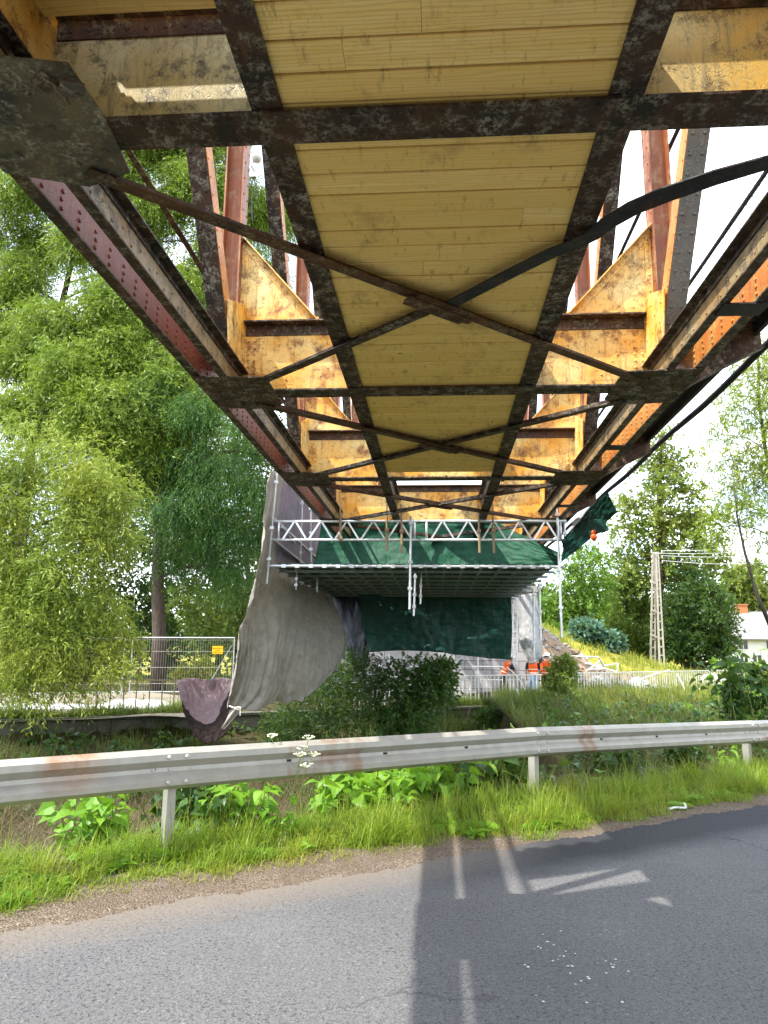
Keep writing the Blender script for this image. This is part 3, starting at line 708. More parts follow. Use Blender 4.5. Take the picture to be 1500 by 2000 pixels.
# big grey sheet hung down the left side of the scaffold
rows = [[at(532, 918, 15.2), at(600, 960, 19), at(652, 1012, 24.5)],
        [at(516, 1030, 15.2), at(588, 1050, 19), at(650, 1062, 24.5)],
        [at(510, 1100, 15.1), at(585, 1120, 19), at(652, 1150, 24.5)],
        [at(490, 1180, 15.3), at(590, 1170, 18.2), at(668, 1195, 22.5)],
        [at(470, 1270, 15.6), at(585, 1250, 17.2), at(684, 1250, 21)],
        [at(455, 1345, 15.9), at(560, 1330, 16.9), at(655, 1310, 19.4)],
        [at(447, 1388, 16.1), at(530, 1382, 16.8), at(618, 1350, 18.6)]]
sheet('grey_tarp', rows, MT['greytarp'], 150, 120, .20, 11., 3, 'huge grey net tarp billowing down the side of the scaffold to the stream wall')
tail = MB()
def tl_(u, v):
    p = at(462-24*v-2*v*v, 1383+40*v, 16.05); w = .14*(1-.75*v)*(1 if v > .12 else .5+4*v)
    return p+V(((u-.5)*w*2, .06*math.sin(u*9+v*3), .015*math.sin(u*12)))
tail.grid(tl_, 10, 10); o = tail.build('tarp_tail', MT['greytarp'], bpy.data.objects['grey_tarp'], True)
m = MB(); c = at(459, 1382, 15.95); m.path([c+V((.12*math.cos(t), .10*math.sin(t), .02*math.sin(2*t)-.02*math.cos(t))) for t in np.linspace(0, 6.28, 12)]+[c+V((.13, -.05, -.16))], .012, 6)
m.build('tie_cord', MT['whitepaint'], bpy.data.objects['grey_tarp'])
# inner purple lining above the platform
rows = [[at(545, 930, 15.9), at(606, 968, 19), at(655, 1015, 24.2)], [at(536, 1015, 15.9), at(600, 1035, 19), at(650, 1060, 24)], [at(528, 1104, 15.9), at(592, 1112, 19), at(648, 1125, 24)]]
sheet('shade_net', rows, MT['purpletarp'], 40, 30, .03, 6, 5, 'purple-grey shade net lining the scaffold side above its floor', 'shade net')
# green sheet behind the lattice girder
def xz(x, z, y): return V((x, y, z))
rows = [[at(628, 1018, 18.2), at(720, 1014, 18.2), at(830, 1016, 18.2), at(945, 1013, 18.2), at(1010, 1040, 18), at(1088, 1078, 17.2)],
        [at(622, 1060, 18.1), at(720, 1055, 18.3), at(830, 1058, 18.1), at(945, 1055, 18.2), at(1010, 1070, 17.9), at(1090, 1092, 17.2)],
        [at(612, 1106, 17.8), at(720, 1106, 18), at(830, 1106, 17.8), at(945, 1106, 17.9), at(1010, 1106, 17.8), at(1090, 1106, 17.2)]]
sheet('green_tarp', rows, MT['greentarp'], 90, 36, .05, 5, 8, 'dark green tarp stretched behind the lattice girders of the scaffold')
# green sheet hanging from the far edge of the platform
rows = [[at(700, 1160, 23.4), at(800, 1161, 23.6), at(900, 1162, 23.6), at(998, 1162, 23.6)],
        [at(708, 1220, 23.4), at(800, 1222, 23.5), at(900, 1224, 23.8), at(1000, 1225, 23.6)],
        [at(722, 1274, 23.4), at(800, 1270, 23.5), at(900, 1279, 23.6), at(998, 1288, 23.5)]]
sheet('green_curtain', rows, MT['darkgreen'], 110, 60, .12, 5, 12, 'crumpled blue-green tarp curtain hanging below the far edge of the platform', 'tarp')
rows = [[at(640, 1155, 24.4), at(690, 1158, 24.2), at(730, 1160, 24)], [at(650, 1230, 24.2), at(694, 1230, 24), at(728, 1235, 23.9)], [at(668, 1285, 23.9), at(690, 1300, 23.8), at(712, 1318, 23.8)]]
sheet('black_curtain', rows, MT['bluetarp'], 30, 30, .12, 3, 14, 'blue-black tarp hanging in folds between the grey and the green tarps', 'tarp')
# silver sheet by the workers
rows = [[at(1000, 1166, 26), at(1030, 1160, 26), at(1048, 1158, 26)], [at(1012, 1215, 26), at(1036, 1215, 25.8), at(1057, 1220, 26)], [at(1014, 1255, 26), at(1040, 1262, 25.7), at(1060, 1272, 26)], [at(1036, 1298, 26), at(1046, 1294, 25.8), at(1058, 1284, 26)]]
sheet('silver_tarp', rows, MT['silvertarp'], 40, 40, .06, 3, 17, 'torn silver-grey tarp hanging above the workers in orange vests')
# green sheet wrapped along the walkway
rows = [[at(1188, 962, 13), at(1160, 985, 13.6), at(1130, 1018, 14.6), at(1098, 1056, 15.7)], [at(1196, 978, 13), at(1166, 1012, 13.7), at(1138, 1040, 14.6), at(1100, 1078, 15.7)], [at(1210, 998, 13), at(1178, 1026, 13.6), at(1150, 1058, 14.5), at(1100, 1100, 15.7)]]
sheet('flapping_green_tarp', rows, MT['darkgreen'], 44, 24, .06, 2, 21, 'dark green tarp flapping along the outside of the walkway above the leafy trees')
rows = [[at(1150, 1016, 13.9), at(1168, 1014, 13.6), at(1182, 1016, 13.4)], [at(1148, 1030, 13.9), at(1168, 1030, 13.6), at(1184, 1027, 13.4)], [at(1150, 1050, 13.9), at(1168, 1042, 13.6), at(1188, 1037, 13.4)]]
sheet('tarp_flap', rows, MT['darkgreen'], 16, 16, .03, 2, 22, None, parent=bpy.data.objects['flapping_green_tarp'])
rows = [[at(1120, 1016, 14.9), at(1140, 1000, 14.4), at(1152, 990, 14)], [at(1112, 1040, 14.9), at(1136, 1015, 14.4), at(1156, 996, 14)]]
sheet('silver_lining', rows, MT['silvertarp'], 16, 10, .03, 2, 23, None, parent=bpy.data.objects['flapping_green_tarp'])
ob = empty('orange_float', at(1160, 1047, 13.7), 'small rounded orange plastic object dangling below the flapping green tarp', 'float')
c = at(1160, 1049, 13.7); m = MB(); m.ball(c, (.062, .062, .07), 12, 8); m.build('shell', MT['orangeplastic'], ob, True)
m = MB(); m.ball(c+V((.01, .0, .09)), (.06, .05, .045), 10, 6); m.build('cap', MT['orangeplastic'], ob, True)
# brown sheet dumped over the stream wall
rows = [[at(346, 1328, 20.5), at(370, 1324, 20.8), at(405, 1327, 20.6), at(430, 1323, 20.8), at(453, 1326, 20.4)],
        [at(350, 1352, 19.9), at(375, 1358, 20.5), at(405, 1366, 20.4), at(430, 1355, 20.5), at(453, 1340, 20.1)],
        [at(358, 1375, 19.2), at(378, 1388, 19.6), at(400, 1393, 19.7), at(425, 1382, 19.7), at(453, 1350, 19.7)],
        [at(362, 1390, 18.9), at(380, 1408, 18.9), at(402, 1415, 18.9), at(428, 1412, 18.9), at(452, 1395, 19.0)],
        [at(368, 1415, 18.7), at(382, 1425, 18.6), at(402, 1432, 18.6), at(426, 1432, 18.6), at(446, 1422, 18.7)],
        [at(380, 1438, 18.5), at(388, 1444, 18.4), at(403, 1448, 18.4), at(420, 1446, 18.4), at(432, 1440, 18.5)]]
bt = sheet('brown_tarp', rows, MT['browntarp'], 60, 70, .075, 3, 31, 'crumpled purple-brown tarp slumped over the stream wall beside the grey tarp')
bt.data.materials.append(MT['browntarpshade'])
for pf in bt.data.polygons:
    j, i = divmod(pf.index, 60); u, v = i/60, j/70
    if v > .30+.28*math.sin(math.pi*min(1, u*1.02))**.8-(.18*max(0, u-.6)): pf.material_index = 1  # shade on the lower folds painted in by material
# ------------------------------------------------------------------ terrain
def ss(a, b, x):
    t = np.clip((x-a)/(b-a), 0, 1); return t*t*(3-2*t)
def H(x, y):
    x = np.asarray(x, float); y = np.asarray(y, float)
    t = (y-.72*x)*.812; u = (y-.6*x-26.9)/1.166
    z = -.02-1.75*ss(6.3, 13.5, t)+.02*ss(5.6, 6.3, t)
    z = z-.28*ss(6.3, 7.1, t)*(1-ss(9, 13, t))
    wr = ss(1.2, 3.2, x); z = z+(1-wr)*(.75*ss(-6, -.7, u)+.60*ss(-.62, -.3, u))+wr*(.95*ss(-9, -1.5, u)+.40*ss(-1.6, .3, u))+.2*ss(1., 5, u)+.35*ss(20, 60, u)
    z = z+ss(6.5, 8, t)*(.06*np.sin(x*1.3+y*.7)*np.sin(y*.9-x*.4)+.03*np.sin(3.1*x-1.7*y))
    xc = np.maximum(0, y-31)*.10; sl = np.abs(x-xc*np.where(x > 0, 1., .4))
    e = np.clip(4.15-.70*np.maximum(0, sl-2.3), -1, 4.15)
    ez = np.where(x > 4.3, ss(28.6, 33.5, y), ss(31.9, 32.6, y))
    z = np.where(ez > 0, np.maximum(z, e*ez-.4*(1-ez)-.25), z)
    hill = ss(38, 47, y)*(1-ss(55, 72, y))*np.clip(3.4-.33*(x-6.0), 0, 3.4)*ss(2, 6, x)
    z = np.where(x > 2, np.maximum(z, hill-.3), z)
    far = np.sqrt(x*x+y*y)
    return z+ss(90, 500, far)*18*(.6+.4*np.sin(x*.012+1))
def hz(x, y): return float(H(x, y))
def axis_pts(lo, hi, step, far):
    a = list(np.arange(lo, hi, step)); s = step; p = hi
    while p < far: a.append(p); s *= 1.22; p += s
    s = step; p = lo; pre = []
    while p > -far: s *= 1.22; p -= s; pre.append(p)
    return np.array(pre[::-1]+a)
xs = axis_pts(-16, 22, .33, 900); ys = axis_pts(-1, 42, .33, 900)
gx, gy = np.meshgrid(xs, ys); gz = H(gx, gy)
m = MB(); nx, ny = len(xs), len(ys)
m.v = [tuple(p) for p in np.stack([gx, gy, gz], -1).reshape(-1, 3).tolist()]
m.f = [(j*nx+i, j*nx+i+1, (j+1)*nx+i+1, (j+1)*nx+i) for j in range(ny-1) for i in range(nx-1)]; m.m = [0]*len(m.f)
tag(m.build('ground', MT['ground'], None, True), kind='structure')

def road_pt(x, t): return (x, t/.812+.72*x)
def strip(name, mat, f0, f1, z, x0, x1, n, kind='structure', nv=1):
    m = MB()
    def g(u, v):
        x = x0+(x1-x0)*u; t = f0(x)*(1-v)+f1(x)*v; p = road_pt(x, t); return (p[0], p[1], z(x, t) if callable(z) else z)
    m.grid(g, n, nv); return tag(m.build(name, mat), kind=kind)
wob = lambda x: .012*math.sin(x*61)+.012*math.sin(x*97+1)+.008*math.sin(x*151)+.025*math.sin(x*3.1)+.025*math.sin(x*7.7+1)+.014*math.sin(x*17+2)+.01*math.sin(x*31)
strip('road', MT['asphalt'], lambda x: -2.6, lambda x: 4.86+wob(x), 0., -60, 60, 3600)
strip('gravel_shoulder', MT['gravel'], lambda x: 4.5, lambda x: 5.9, -.008, -60, 60, 300)
m = MB()
m.grid(lambda u, v: (-30+23.2*u, 20.4+7.5*v-.0*u+.6*(-30+23.2*u+9.)*(1-v)*.6, 0), 40, 12)
m.v = [(x, y, hz(x, max(y, .6*x+27.2))+.03) for x, y, z in m.v]
tag(m.build('track', MT['track']), kind='structure')
m = MB()
m.grid(lambda u, v: (2.0+9.5*u, 28.2+13.5*v, 0), 60, 60); m.v = [(x, y, hz(x, y)+.03+.05*math.sin(x*4+y*2)*math.sin(y*3)) for x, y, z in m.v]
tag(m.build('embankment_slope', MT['earth'], None, True), kind='structure')
m = MB(); m.grid(lambda u, v: (*road_pt(-40+90*u, 13.0+5*v), -1.72), 30, 2); pass

# stone wall lining the stream
wl = empty('stream_wall', (-5, 23, -1), 'mossy grey block wall lining the far side of the stream', 'wall')
m = MB(); wall_y = lambda x: .6*x+26.9-.62
for i in range(17):
    x0 = -22+i*1.4; x1 = x0+1.4
    for j, (z0, z1, off) in enumerate(((-1.6, -1.15, .0), (-1.148, -.80, .02), (-.798, -.46, .04))):
        o_ = (j % 2)*.7; a, b = x0+o_+.008, x1+o_-.008
        m.hexa([(a, wall_y(a)+off, z0+.004), (b, wall_y(b)+off, z0+.004), (b, wall_y(b)+.5, z0+.004), (a, wall_y(a)+.5, z0+.004), (a, wall_y(a)+off, z1-.004), (b, wall_y(b)+off, z1-.004), (b, wall_y(b)+.5, z1-.004), (a, wall_y(a)+.5, z1-.004)])
m.build('block_courses', MT['wallstone'], wl, bevel=.012)
m = MB()
for i in range(12):
    a = -22+i*2.0+.01; b = a+1.98
    m.hexa([(a, wall_y(a)-.06, -.455), (b, wall_y(b)-.06, -.455), (b, wall_y(b)+.42, -.455), (a, wall_y(a)+.42, -.455), (a, wall_y(a)-.06, -.36), (b, wall_y(b)-.06, -.36), (b, wall_y(b)+.42, -.36), (a, wall_y(a)+.42, -.36)])
m.build('coping', MT['wallstone'], wl, bevel=.015)

# ------------------------------------------------------------------ guard rail
RP = [V((-6.6, 1.9, .80)), V((-2.05, 5.85, .787)), V((1.05, 8.45, .742)), V((4.25, 10.9, .647)), V((7.6, 13.3, .56)), V((11.4, 15.8, .48))]
prof = [(.0, .0), (.028, .008), (.082, .040), (.085, .082), (.030, .135), (.026, .165), (.085, .222), (.082, .268), (.028, .296), (.0, .302)]
gr = empty('guardrail', (1.05, 8.45, 0), 'weathered zinc W-beam crash barrier with brown stains along the road verge', 'guardrail')
for i in range(len(RP)-1):
    A, B = RP[i], RP[i+1]; d = (B-A).normalized(); nrm = V((d.y, -d.x, 0)).normalized()   # towards the road
    A2 = A-d*.16; B2 = B+d*.16; off = .004*(i % 2)
    m = MB()
    def sec(p, rev): return [p+nrm*(q+.02+off)+V((0, 0, -.302+h)) for q, h in prof]
    n = 10; S = [[q+(B2-A2)*(j/n) for q in sec(A2, 0)] for j in range(n+1)]
    for j in range(n):
        for q in range(len(prof)-1): m.add([S[j][q], S[j+1][q], S[j+1][q+1], S[j][q+1]], [(0, 1, 2, 3)])
    me = m.build('rail_beam', MT['rail'], gr, False)
    so = me.modifiers.new('thickness', 'SOLIDIFY'); so.thickness = .004; so.offset = -1
    sb = MB()
    for e, P in ((0, A), (1, B)):
        for a in ((.10, .24) if e == 0 else ()):
            for h in (.064, .245): sb.rivet(P-d*.16+d*a+nrm*(.108+off)+V((0, 0, -.302+h)), nrm, .019)
        if e == 0:
            for a in (-.0, .13, .3): sb.rivet(P-d*.16+d*a+nrm*(.052+off)+V((0, 0, -.152)), nrm, .012)
    if sb.v: sb.build('bolt', MT['bolt'], me)['kind'] = 'stuff'
    m = MB()
    for a in (1.0, 2.0, 3.0):
        c = A+d*a+nrm*(.0475+off)+V((0, 0, -.152)); m.bar(c-d*.022, c+d*.022, .004, .02, (0, 0, 1))
    m.build('slot', MT['slot'], me)['kind'] = 'stuff'
    m = MB(); c = A-d*.05+nrm*(.0475+off)+V((0, 0, -.152))
    m.bar(c-d*.09+V((0, 0, .028)), c+d*.12+V((0, 0, .028)), .003, .003); m.bar(c-d*.09+V((0, 0, -.028)), c+d*.12+V((0, 0, -.028)), .003, .003); m.bar(c-d*.09+V((0, 0, -.028)), c-d*.09+V((0, 0, .028)), .003, .003, d)
    m.build('joint_strap', MT['slot'], me)
for P in RP[:5]:
    i = RP.index(P); d = (RP[i+1]-P).normalized(); d.z = 0; nrm = V((d.y, -d.x, 0)).normalized(); c = P+V((0, 0, 0))
    m = MB(); z0, z1 = -.35, P.z-.06; b = c-nrm*.055+d*.02
    def vb(a0, a1, n0, n1):
        p = [b+d*a0+nrm*n0, b+d*a1+nrm*n0, b+d*a1+nrm*n1, b+d*a0+nrm*n1]; m.hexa([V((q.x, q.y, z0)) for q in p]+[V((q.x, q.y, z1)) for q in p])
    vb(-.034, -.029, -.045, .045); vb(-.0288, .034, .040, .045); vb(.029, .0338, -.045, .0398); vb(-.034, -.014, .0452, .051)
    m.build('rail_post', MT['rail'], gr)

# ------------------------------------------------------------------ metal picket fences on the far bank
def picket_fence(name, label, p0, p1, h, gap, mat='whitepaint', tilt=.03):
    f = empty(name, p0, label, 'fence', 'picket fences along the stream'); p0, p1 = V(p0), V(p1); L = (p1-p0).length; d = (p1-p0).normalized()
    m = MB(); m.bar(p0+V((0, 0, h)), p1+V((0, 0, h)), .045, .035); m.build('top_rail', MT[mat], f)
    n = min(99, int(L/gap))
    for i in range(n):
        c = p0+d*(i+.5)*(L/n); m = MB(); tx = V((random.uniform(-tilt, tilt), random.uniform(-tilt, tilt), 0))
        m.bar(c+V((0, 0, -.05))+tx, c+V((0, 0, h-.019)), .022, .035, d); m.build('picket', MT[mat], f)
    return f
picket_fence('picket_fence', 'wide-spaced pale picket fence in front of the pale track, beside the brown tarp', at(172, 1401, 21.2), at(350, 1400, 22.5), 1.06, .33, 'dullpaint')
picket_fence('picket_fence', 'pale steel picket fence running in front of the workers and the stone abutment', at(690, 1376, 26.2), at(1060, 1368, 28.6), .93, .15)
picket_fence('picket_fence', 'sunlit cream picket fence between the grey tarp heap and the meadow', at(1112, 1363, 29.8), at(1462, 1349, 36), .93, .145)

# mesh site fence and its sign
def mesh_panel(p0, p1, h, label):
    p0, p1 = V(p0), V(p1); f = empty('mesh_fence', p0, label, 'site fence', 'site fence panels'); up = V((0, 0, h)); d = (p1-p0).normalized(); L = (p1-p0).length
    m = MB()
    for c in (p0, p1): m.tube(c, c+up, .022, 8)
    m.tube(p0+up, p1+up, .02, 8); m.tube(p0+V((0, 0, .12)), p1+V((0, 0, .12)), .02, 8); m.build('tube_frame', MT['galv'], f)
    m = MB(); a = .08
    while a < L: m.path([p0+d*a+V((0, 0, .12)), p0+d*a+up], .0032, 4, cap=False); a += .085
    for z in (.4, .95, 1.5, 1.9): m.path([p0+V((0, 0, z)), p1+V((0, 0, z))], .0036, 4, cap=False)
    m.build('wire_mesh', MT['bolt'], f); return f
mesh_panel(at(252, 1358, 25.8), at(453, 1358, 26.2), 1.98, 'upright wire mesh site fence panel carrying the small orange sign')
mesh_panel(at(60, 1362, 25.2), at(237, 1358, 25.7), 1.96, 'wire mesh site fence panel half hidden by the willow branches')
m = MB(); a = at(441, 1250, 26.6); m.tube(at(452, 1262, 26.2), at(414, 1326, 26.9), .018, 6)
tag(m.build('fence_brace', MT['galv']), 'thin slanting prop leaning against the orange-signed mesh fence', 'prop')
c = at(425, 1269.5, 26.0); w, h = .195, .135
sg = MB(); sg.box((c.x-w, c.y-.004, c.z-h), (c.x+w, c.y+.004, c.z+h)); sgn = sg.build('warning_sign', MT['sign']); tag(sgn, 'small orange-yellow sign with three lines of dark print on the mesh fence', 'sign')
for txt, dz, size in (('TEREN BUDOWY', .055, .052), ('WSTEP', -.015, .052), ('WZBRONIONY', -.085, .052)):
    cu = bpy.data.curves.new('print', 'FONT'); cu.body = txt; cu.size = size; cu.align_x = 'CENTER'; cu.align_y = 'CENTER'; cu.extrude = .001
    to = bpy.data.objects.new('tmp', cu); COL.objects.link(to); bpy.context.view_layer.update()
    me = bpy.data.meshes.new_from_object(to.evaluated_get(bpy.context.evaluated_depsgraph_get())); bpy.data.objects.remove(to)
    me.materials.clear(); me.materials.append(MT['signtext']); Mx = Matrix.Translation((c.x, c.y-.006, c.z+dz)) @ Matrix.Rotation(math.pi/2, 4, 'X'); me.transform(Mx)
    link('lettering', me, sgn)

# white sheets on the track
def lump(name, label, cat, c, rx, ry, hgt, mat, seed, n=36, rough=1., rot=.5):
    rr = np.random.default_rng(seed); ph = rr.uniform(0, 6.3, 8); m = MB()
    def g(u, v):
        a = 2*math.pi*u; r = v; sh = 1+.18*math.sin(3*a+ph[0])+.12*math.sin(5*a+ph[1])+.07*math.sin(9*a+ph[2])
        x = rx*r*sh*math.cos(a); y = ry*r*sh*math.sin(a)
        z = hgt*(1-r**2.2)*(.75+.25*math.sin(4*x/rx+ph[3])*math.cos(3*y/ry+ph[4]))+rough*hgt*.22*(1-r)*abs(math.sin(7*x/rx+3*y/ry+ph[5]))
        return (c[0]+x*math.cos(rot)-y*math.sin(rot), c[1]+x*math.sin(rot)+y*math.cos(rot), c[2]+max(z, 0)-.02)
    m.grid(g, n, n//2); return tag(m.build(name, MT[mat], None, True), label, cat)
c = at(110, 1372, 22.3); lump('white_sheet', 'long white geotextile sheet spread flat on the pale track', 'sheet', (c.x-1., c.y+.3, hz(c.x, c.y)+.05), 3.3, .75, .12, 'white', 1, 60, 2., .45)
c = at(262, 1368, 23.2); lump('white_sheet', 'crumpled white sheet end with folds beside the brown tarp and mesh fence', 'sheet', (c.x, c.y+.4, hz(c.x, c.y)+.05), 1.35, .6, .24, 'white', 4, 60, 2., .3)

# heaps behind the fence
c = at(1175, 1352, 31.5); lump('tarp_heap', 'grey-white tarp heap slumped behind the sunlit picket fence', 'tarp heap', (c.x, c.y, -.32), 1.25, .8, .8, 'silvertarp', 6, 70, 1.6, .1)
c = at(1246, 1350, 33.5); lump('tarp_heap', 'pale crumpled tarp heap on the right of the grey one behind the fence', 'tarp heap', (c.x, c.y, -.3), 1.3, .8, .72, 'silvertarp', 9, 70, 1.6, -.1)
for px, lab, sd in ((1388, 'white bulk bag with a dark top in front of the brown board fence', 11), (1418, 'white bulk bag further right in front of the brown board fence', 12)):
    c = at(px, 1318, 42); lump('bulk_bag', lab, 'bag', (c.x, c.y, hz(c.x, c.y)-.05), .62, .55, .62, 'white', sd, 36, 1.2, .3)
for i, (px, py, s_, lab) in enumerate(((985, 1362, .55, 'large pinkish boulder below the stooping worker'), (1012, 1358, .42, 'smaller pinkish stone beside the large boulder'), (965, 1366, .30, 'low grey stone at the left of the boulders'), (1026, 1364, .24, 'small dark stone by the feet of the worker in jeans'))):
    c = at(px, py, 29.3); lump('boulder', lab, 'stone', (c.x, c.y, -.36), s_, s_*.7, s_*.85, 'ashlar', 40+i, 20, .6, i)
c = at(1150, 1291, 36); lump('yellow_bucket_lid', 'small bright yellow plastic scrap on the earth slope', 'scrap', (c.x, c.y, c.z-.1), .22, .15, .2, 'yellowplastic', 3, 14)
rb = MB()
for i in range(420):
    if i < 240: x, y = random.uniform(4.5, 9.5), random.uniform(29.8, 38)
    else: x, y = random.uniform(.5, 9), random.uniform(28.6, 31.5)
    s_ = random.uniform(.05, .19)*(1 if i % 5 else 1.5); z = hz(x, y)+s_*.2+.03; ph_ = random.random()*6
    b_ = len(rb.v); rb.ball((x, y, z), (s_, s_*random.uniform(.6, 1), s_*random.uniform(.4, .8)), 6, 4, i % 3)
    for q in range(b_, len(rb.v)):
        p_ = rb.v[q]; rb.v[q] = (p_[0]+.25*s_*math.sin(p_[2]*19+ph_), p_[1], p_[2]+.2*s_*math.sin(p_[0]*23+ph_))
tag(rb.build('rubble', [MT['ashlar'], MT['earth'], MT['concrete']]), 'pale rubble stones scattered over the bare earth slope and by the fence', 'rubble', kind='stuff')
# mangled white barrier frames
fr = empty('broken_barrier', at(1150, 1320, 32), 'bent white steel barrier frame lying at the foot of the earth slope', 'barrier')
for pts in ([(1098, 1281), (1168, 1283), (1205, 1345)], [(1098, 1281), (1112, 1310), (1128, 1318), (1150, 1308), (1178, 1305)], [(1168, 1283), (1180, 1300), (1207, 1296)], [(1112, 1310), (1135, 1330)], [(1150, 1308), (1172, 1290)], [(1178, 1305), (1205, 1312), (1207, 1296)]):
    m = MB(); m.path([at(a, b, 31.+.3*i) for i, (a, b) in enumerate(pts)], .035, 6); m.build('bent_tube', MT['whitepaint'], fr)
for i, (a, b, yy, lab) in enumerate((((1250, 1327), (1308, 1309), 33, 'long pale pole leaning over the sunlit picket fence'), ((1322, 1316), (1345, 1378), 30, 'white strap hanging from the sunlit picket fence to the bank'), ((1365, 1345), (1382, 1374), 31, 'short bent white strap on the bank below the sunlit fence'), ((1008, 1346), (1024, 1396), 25.5, 'white bent tube hanging down the bank below the stooping worker'))):
    m = MB(); A, B = at(*a, yy), at(*b, yy); m.path([A, A.lerp(B, .5)+V((.06, 0, .05)), B], .035, 6); tag(m.build('white_strip', MT['whitepaint']), lab, 'strip')
# scrap timber and frames under the curtain
m = MB()
for i in range(26):
    a = at(random.uniform(850, 960), random.uniform(1348, 1366), random.uniform(28.5, 30)); q = V((random.uniform(-.6, .6), random.uniform(-.3, .3), random.uniform(-.12, .2)))
    m.bar(a-q, a+q, .05, .05, mi=i % 3)
tag(m.build('scrap_pile', [MT['darkrust'], MT['concrete'], MT['galv']]), 'dark heap of scrap timber and bars in front of the stone abutment', 'scrap', kind='stuff')
# scaffold frames before the abutment
ft = empty('wall_scaffold', at(850, 1370, 30), 'thin tube scaffold standing against the stone abutment', 'scaffold')
for px in (741, 760, 868, 934, 1002, 1010):
    m = MB(); m.tube(at(px, 1372, 30.2), at(px, 1278 if px < 990 else 1180, 30.2), .024, 6); m.build('upright_tube', MT['galv'], ft)
for y in (1302, 1328):
    m = MB(); m.tube(at(735, y, 30.2), at(1015, y, 30.2), .022, 6); m.build('ledger_tube', MT['galv'], ft)
m = MB(); m.tube(at(905, 1283, 30.1), at(860, 1320, 30.1), .03, 6); m.build('brace_tube', MT['galv'], ft)
m = MB()
for y in range(1195, 1300, 13): m.tube(at(998, y, 30.3), at(1012, y, 30.3), .02, 6)
m.build('ladder_rungs', MT['galv'], ft)

# ------------------------------------------------------------------ pole, wires, house
PY = 61
pl = empty('utility_pole', at(1283, 1305, PY), 'pale concrete A-frame power pole with open ladder-like legs', 'power pole')
top = at(1280, 1078, PY)
for px, py, dy in ((1273, 1294, .5), (1293, 1308, -.5)):
    b = at(px, py, PY+dy); b.z = hz(b.x, b.y)-.1; m = MB(); t2 = top+V((.12 if px > 1280 else -.12, 0, 0)); d = t2-b; sd = V((1, 0, 0))
    for q in (-1, 1): m.bar(b+sd*.19*q, t2+sd*.07*q, .11, .2, (0, 1, 0))
    for i in range(15):
        t = (i+.5)/15; c = b+d*t; w = .19*(1-t)+.07*t; m.bar(c-sd*w, c+sd*w, .12, .17, (0, 1, 0))
    m.build('pole_leg', MT['polecon'], pl)
for t in (.25, .47, .72):
    a = at(1273, 1294, PY).lerp(top, t); b = at(1293, 1308, PY).lerp(top, t); m = MB(); m.bar(a-V((.15, 0, 0)), b+V((.15, 0, 0)), .1, .14); m.build('cross_tie', MT['polecon'], pl)
m = MB()
for i, dz in enumerate((-.1, -.5, -.9)):
    m.bar(top+V((-.35, 0, dz)), top+V((.55, 0, dz)), .05, .05)
m.build('insulator_arm', MT['polecon'], pl)
m = MB()
for dz in (-.1, -.5, -.9):
    for xx in (-.33, .5): m.path([top+V((xx, -.05, dz+.04)), top+V((xx, -.05, dz+.22))], [.05, .035], 8)
m.build('insulator', MT['whitepaint'], pl)
for i, (xx, dz, px, py) in enumerate(((.5, .1, 1440, 1056), (.5, -.3, 1440, 1072), (.5, -.7, 1440, 1087), (-.33, -.1, 1440, 1064))):
    A = top+V((xx, 0, dz)); B = at(px, py, 56); C_ = A+(B-A)*2.2; m = MB()
    m.path([A+(C_-A)*(j/14)-V((0, 0, 1.1*math.sin(math.pi*j/14)*.5)) for j in range(15)], .022, 4)
    tag(m.build('power_line', MT['galv']), ('topmost pale wire', 'third wire from the top', 'lowest pale wire', 'second wire from the top')[i]+' running from the A-frame pole', 'wire', 'wires on the power pole')
HY = 76; hl = at(1427, 1300, HY); ho = empty('white_house', (hl.x+8, HY, 0), 'low white house with a grey slate roof behind brown boards', 'house')
hx0, hx1 = hl.x, hl.x+18; ze = at(1430, 1247, HY).z; zr = at(1430, 1197, HY+4).z
m = MB(); m.box((hx0, HY, -1), (hx1, HY+8, ze)); m.add([(hx0, HY, ze+.002), (hx0, HY+8, ze+.002), (hx0, HY+4, zr-.1)], [(0, 1, 2)]); m.build('wall', MT['housewall'], ho)
m = MB(); m.prism([(hx0-.4, HY-.5, ze-.18), (hx1+.4, HY-.5, ze-.18), (hx1+.4, HY+4, zr), (hx0-.4, HY+4, zr)], (0, -.5, 1), .15); m.prism([(hx0-.4, HY+4.02, zr), (hx1+.4, HY+4.02, zr), (hx1+.4, HY+8.5, ze-.18), (hx0-.4, HY+8.5, ze-.18)], (0, .5, 1), .15)
rf = m.build('roof', MT['roof'], ho)
c = at(1447, 1190, HY+4); m = MB(); m.box((c.x-.55, c.y-.35, c.z-1.2), (c.x+.55, c.y+.35, c.z+.40)); m.box((c.x-.63, c.y-.42, c.z+.402), (c.x+.63, c.y+.42, c.z+.52)); m.build('chimney', MT['chimney'], rf)
for px, py, w, h in ((1451, 1259, .52, .52), (1453, 1290, .45, .6), (1479, 1290, .5, .6), (1505, 1259, .5, .5), (1520, 1290, .5, .6)):
    c = at(px, py, HY); m = MB(); m.box((c.x-w, HY-.06, c.z-h), (c.x+w, HY-.003, c.z+h)); wf = m.build('window', MT['windowframe'], ho)
    m = MB(); m.box((c.x-w+.1, HY-.075, c.z-h+.1), (c.x-.05, HY-.063, c.z+h-.1)); m.box((c.x+.05, HY-.075, c.z-h+.1), (c.x+w-.1, HY-.063, c.z+h-.1)); m.build('pane', MT['glass'], wf)
bf = empty('board_fence', at(1400, 1308, 68), 'low dark brown board fence in front of the white house', 'fence')
a, b = at(1330, 1310, 70), at(1560, 1318, 64); m = MB(); n = 90; d = (b-a)/n
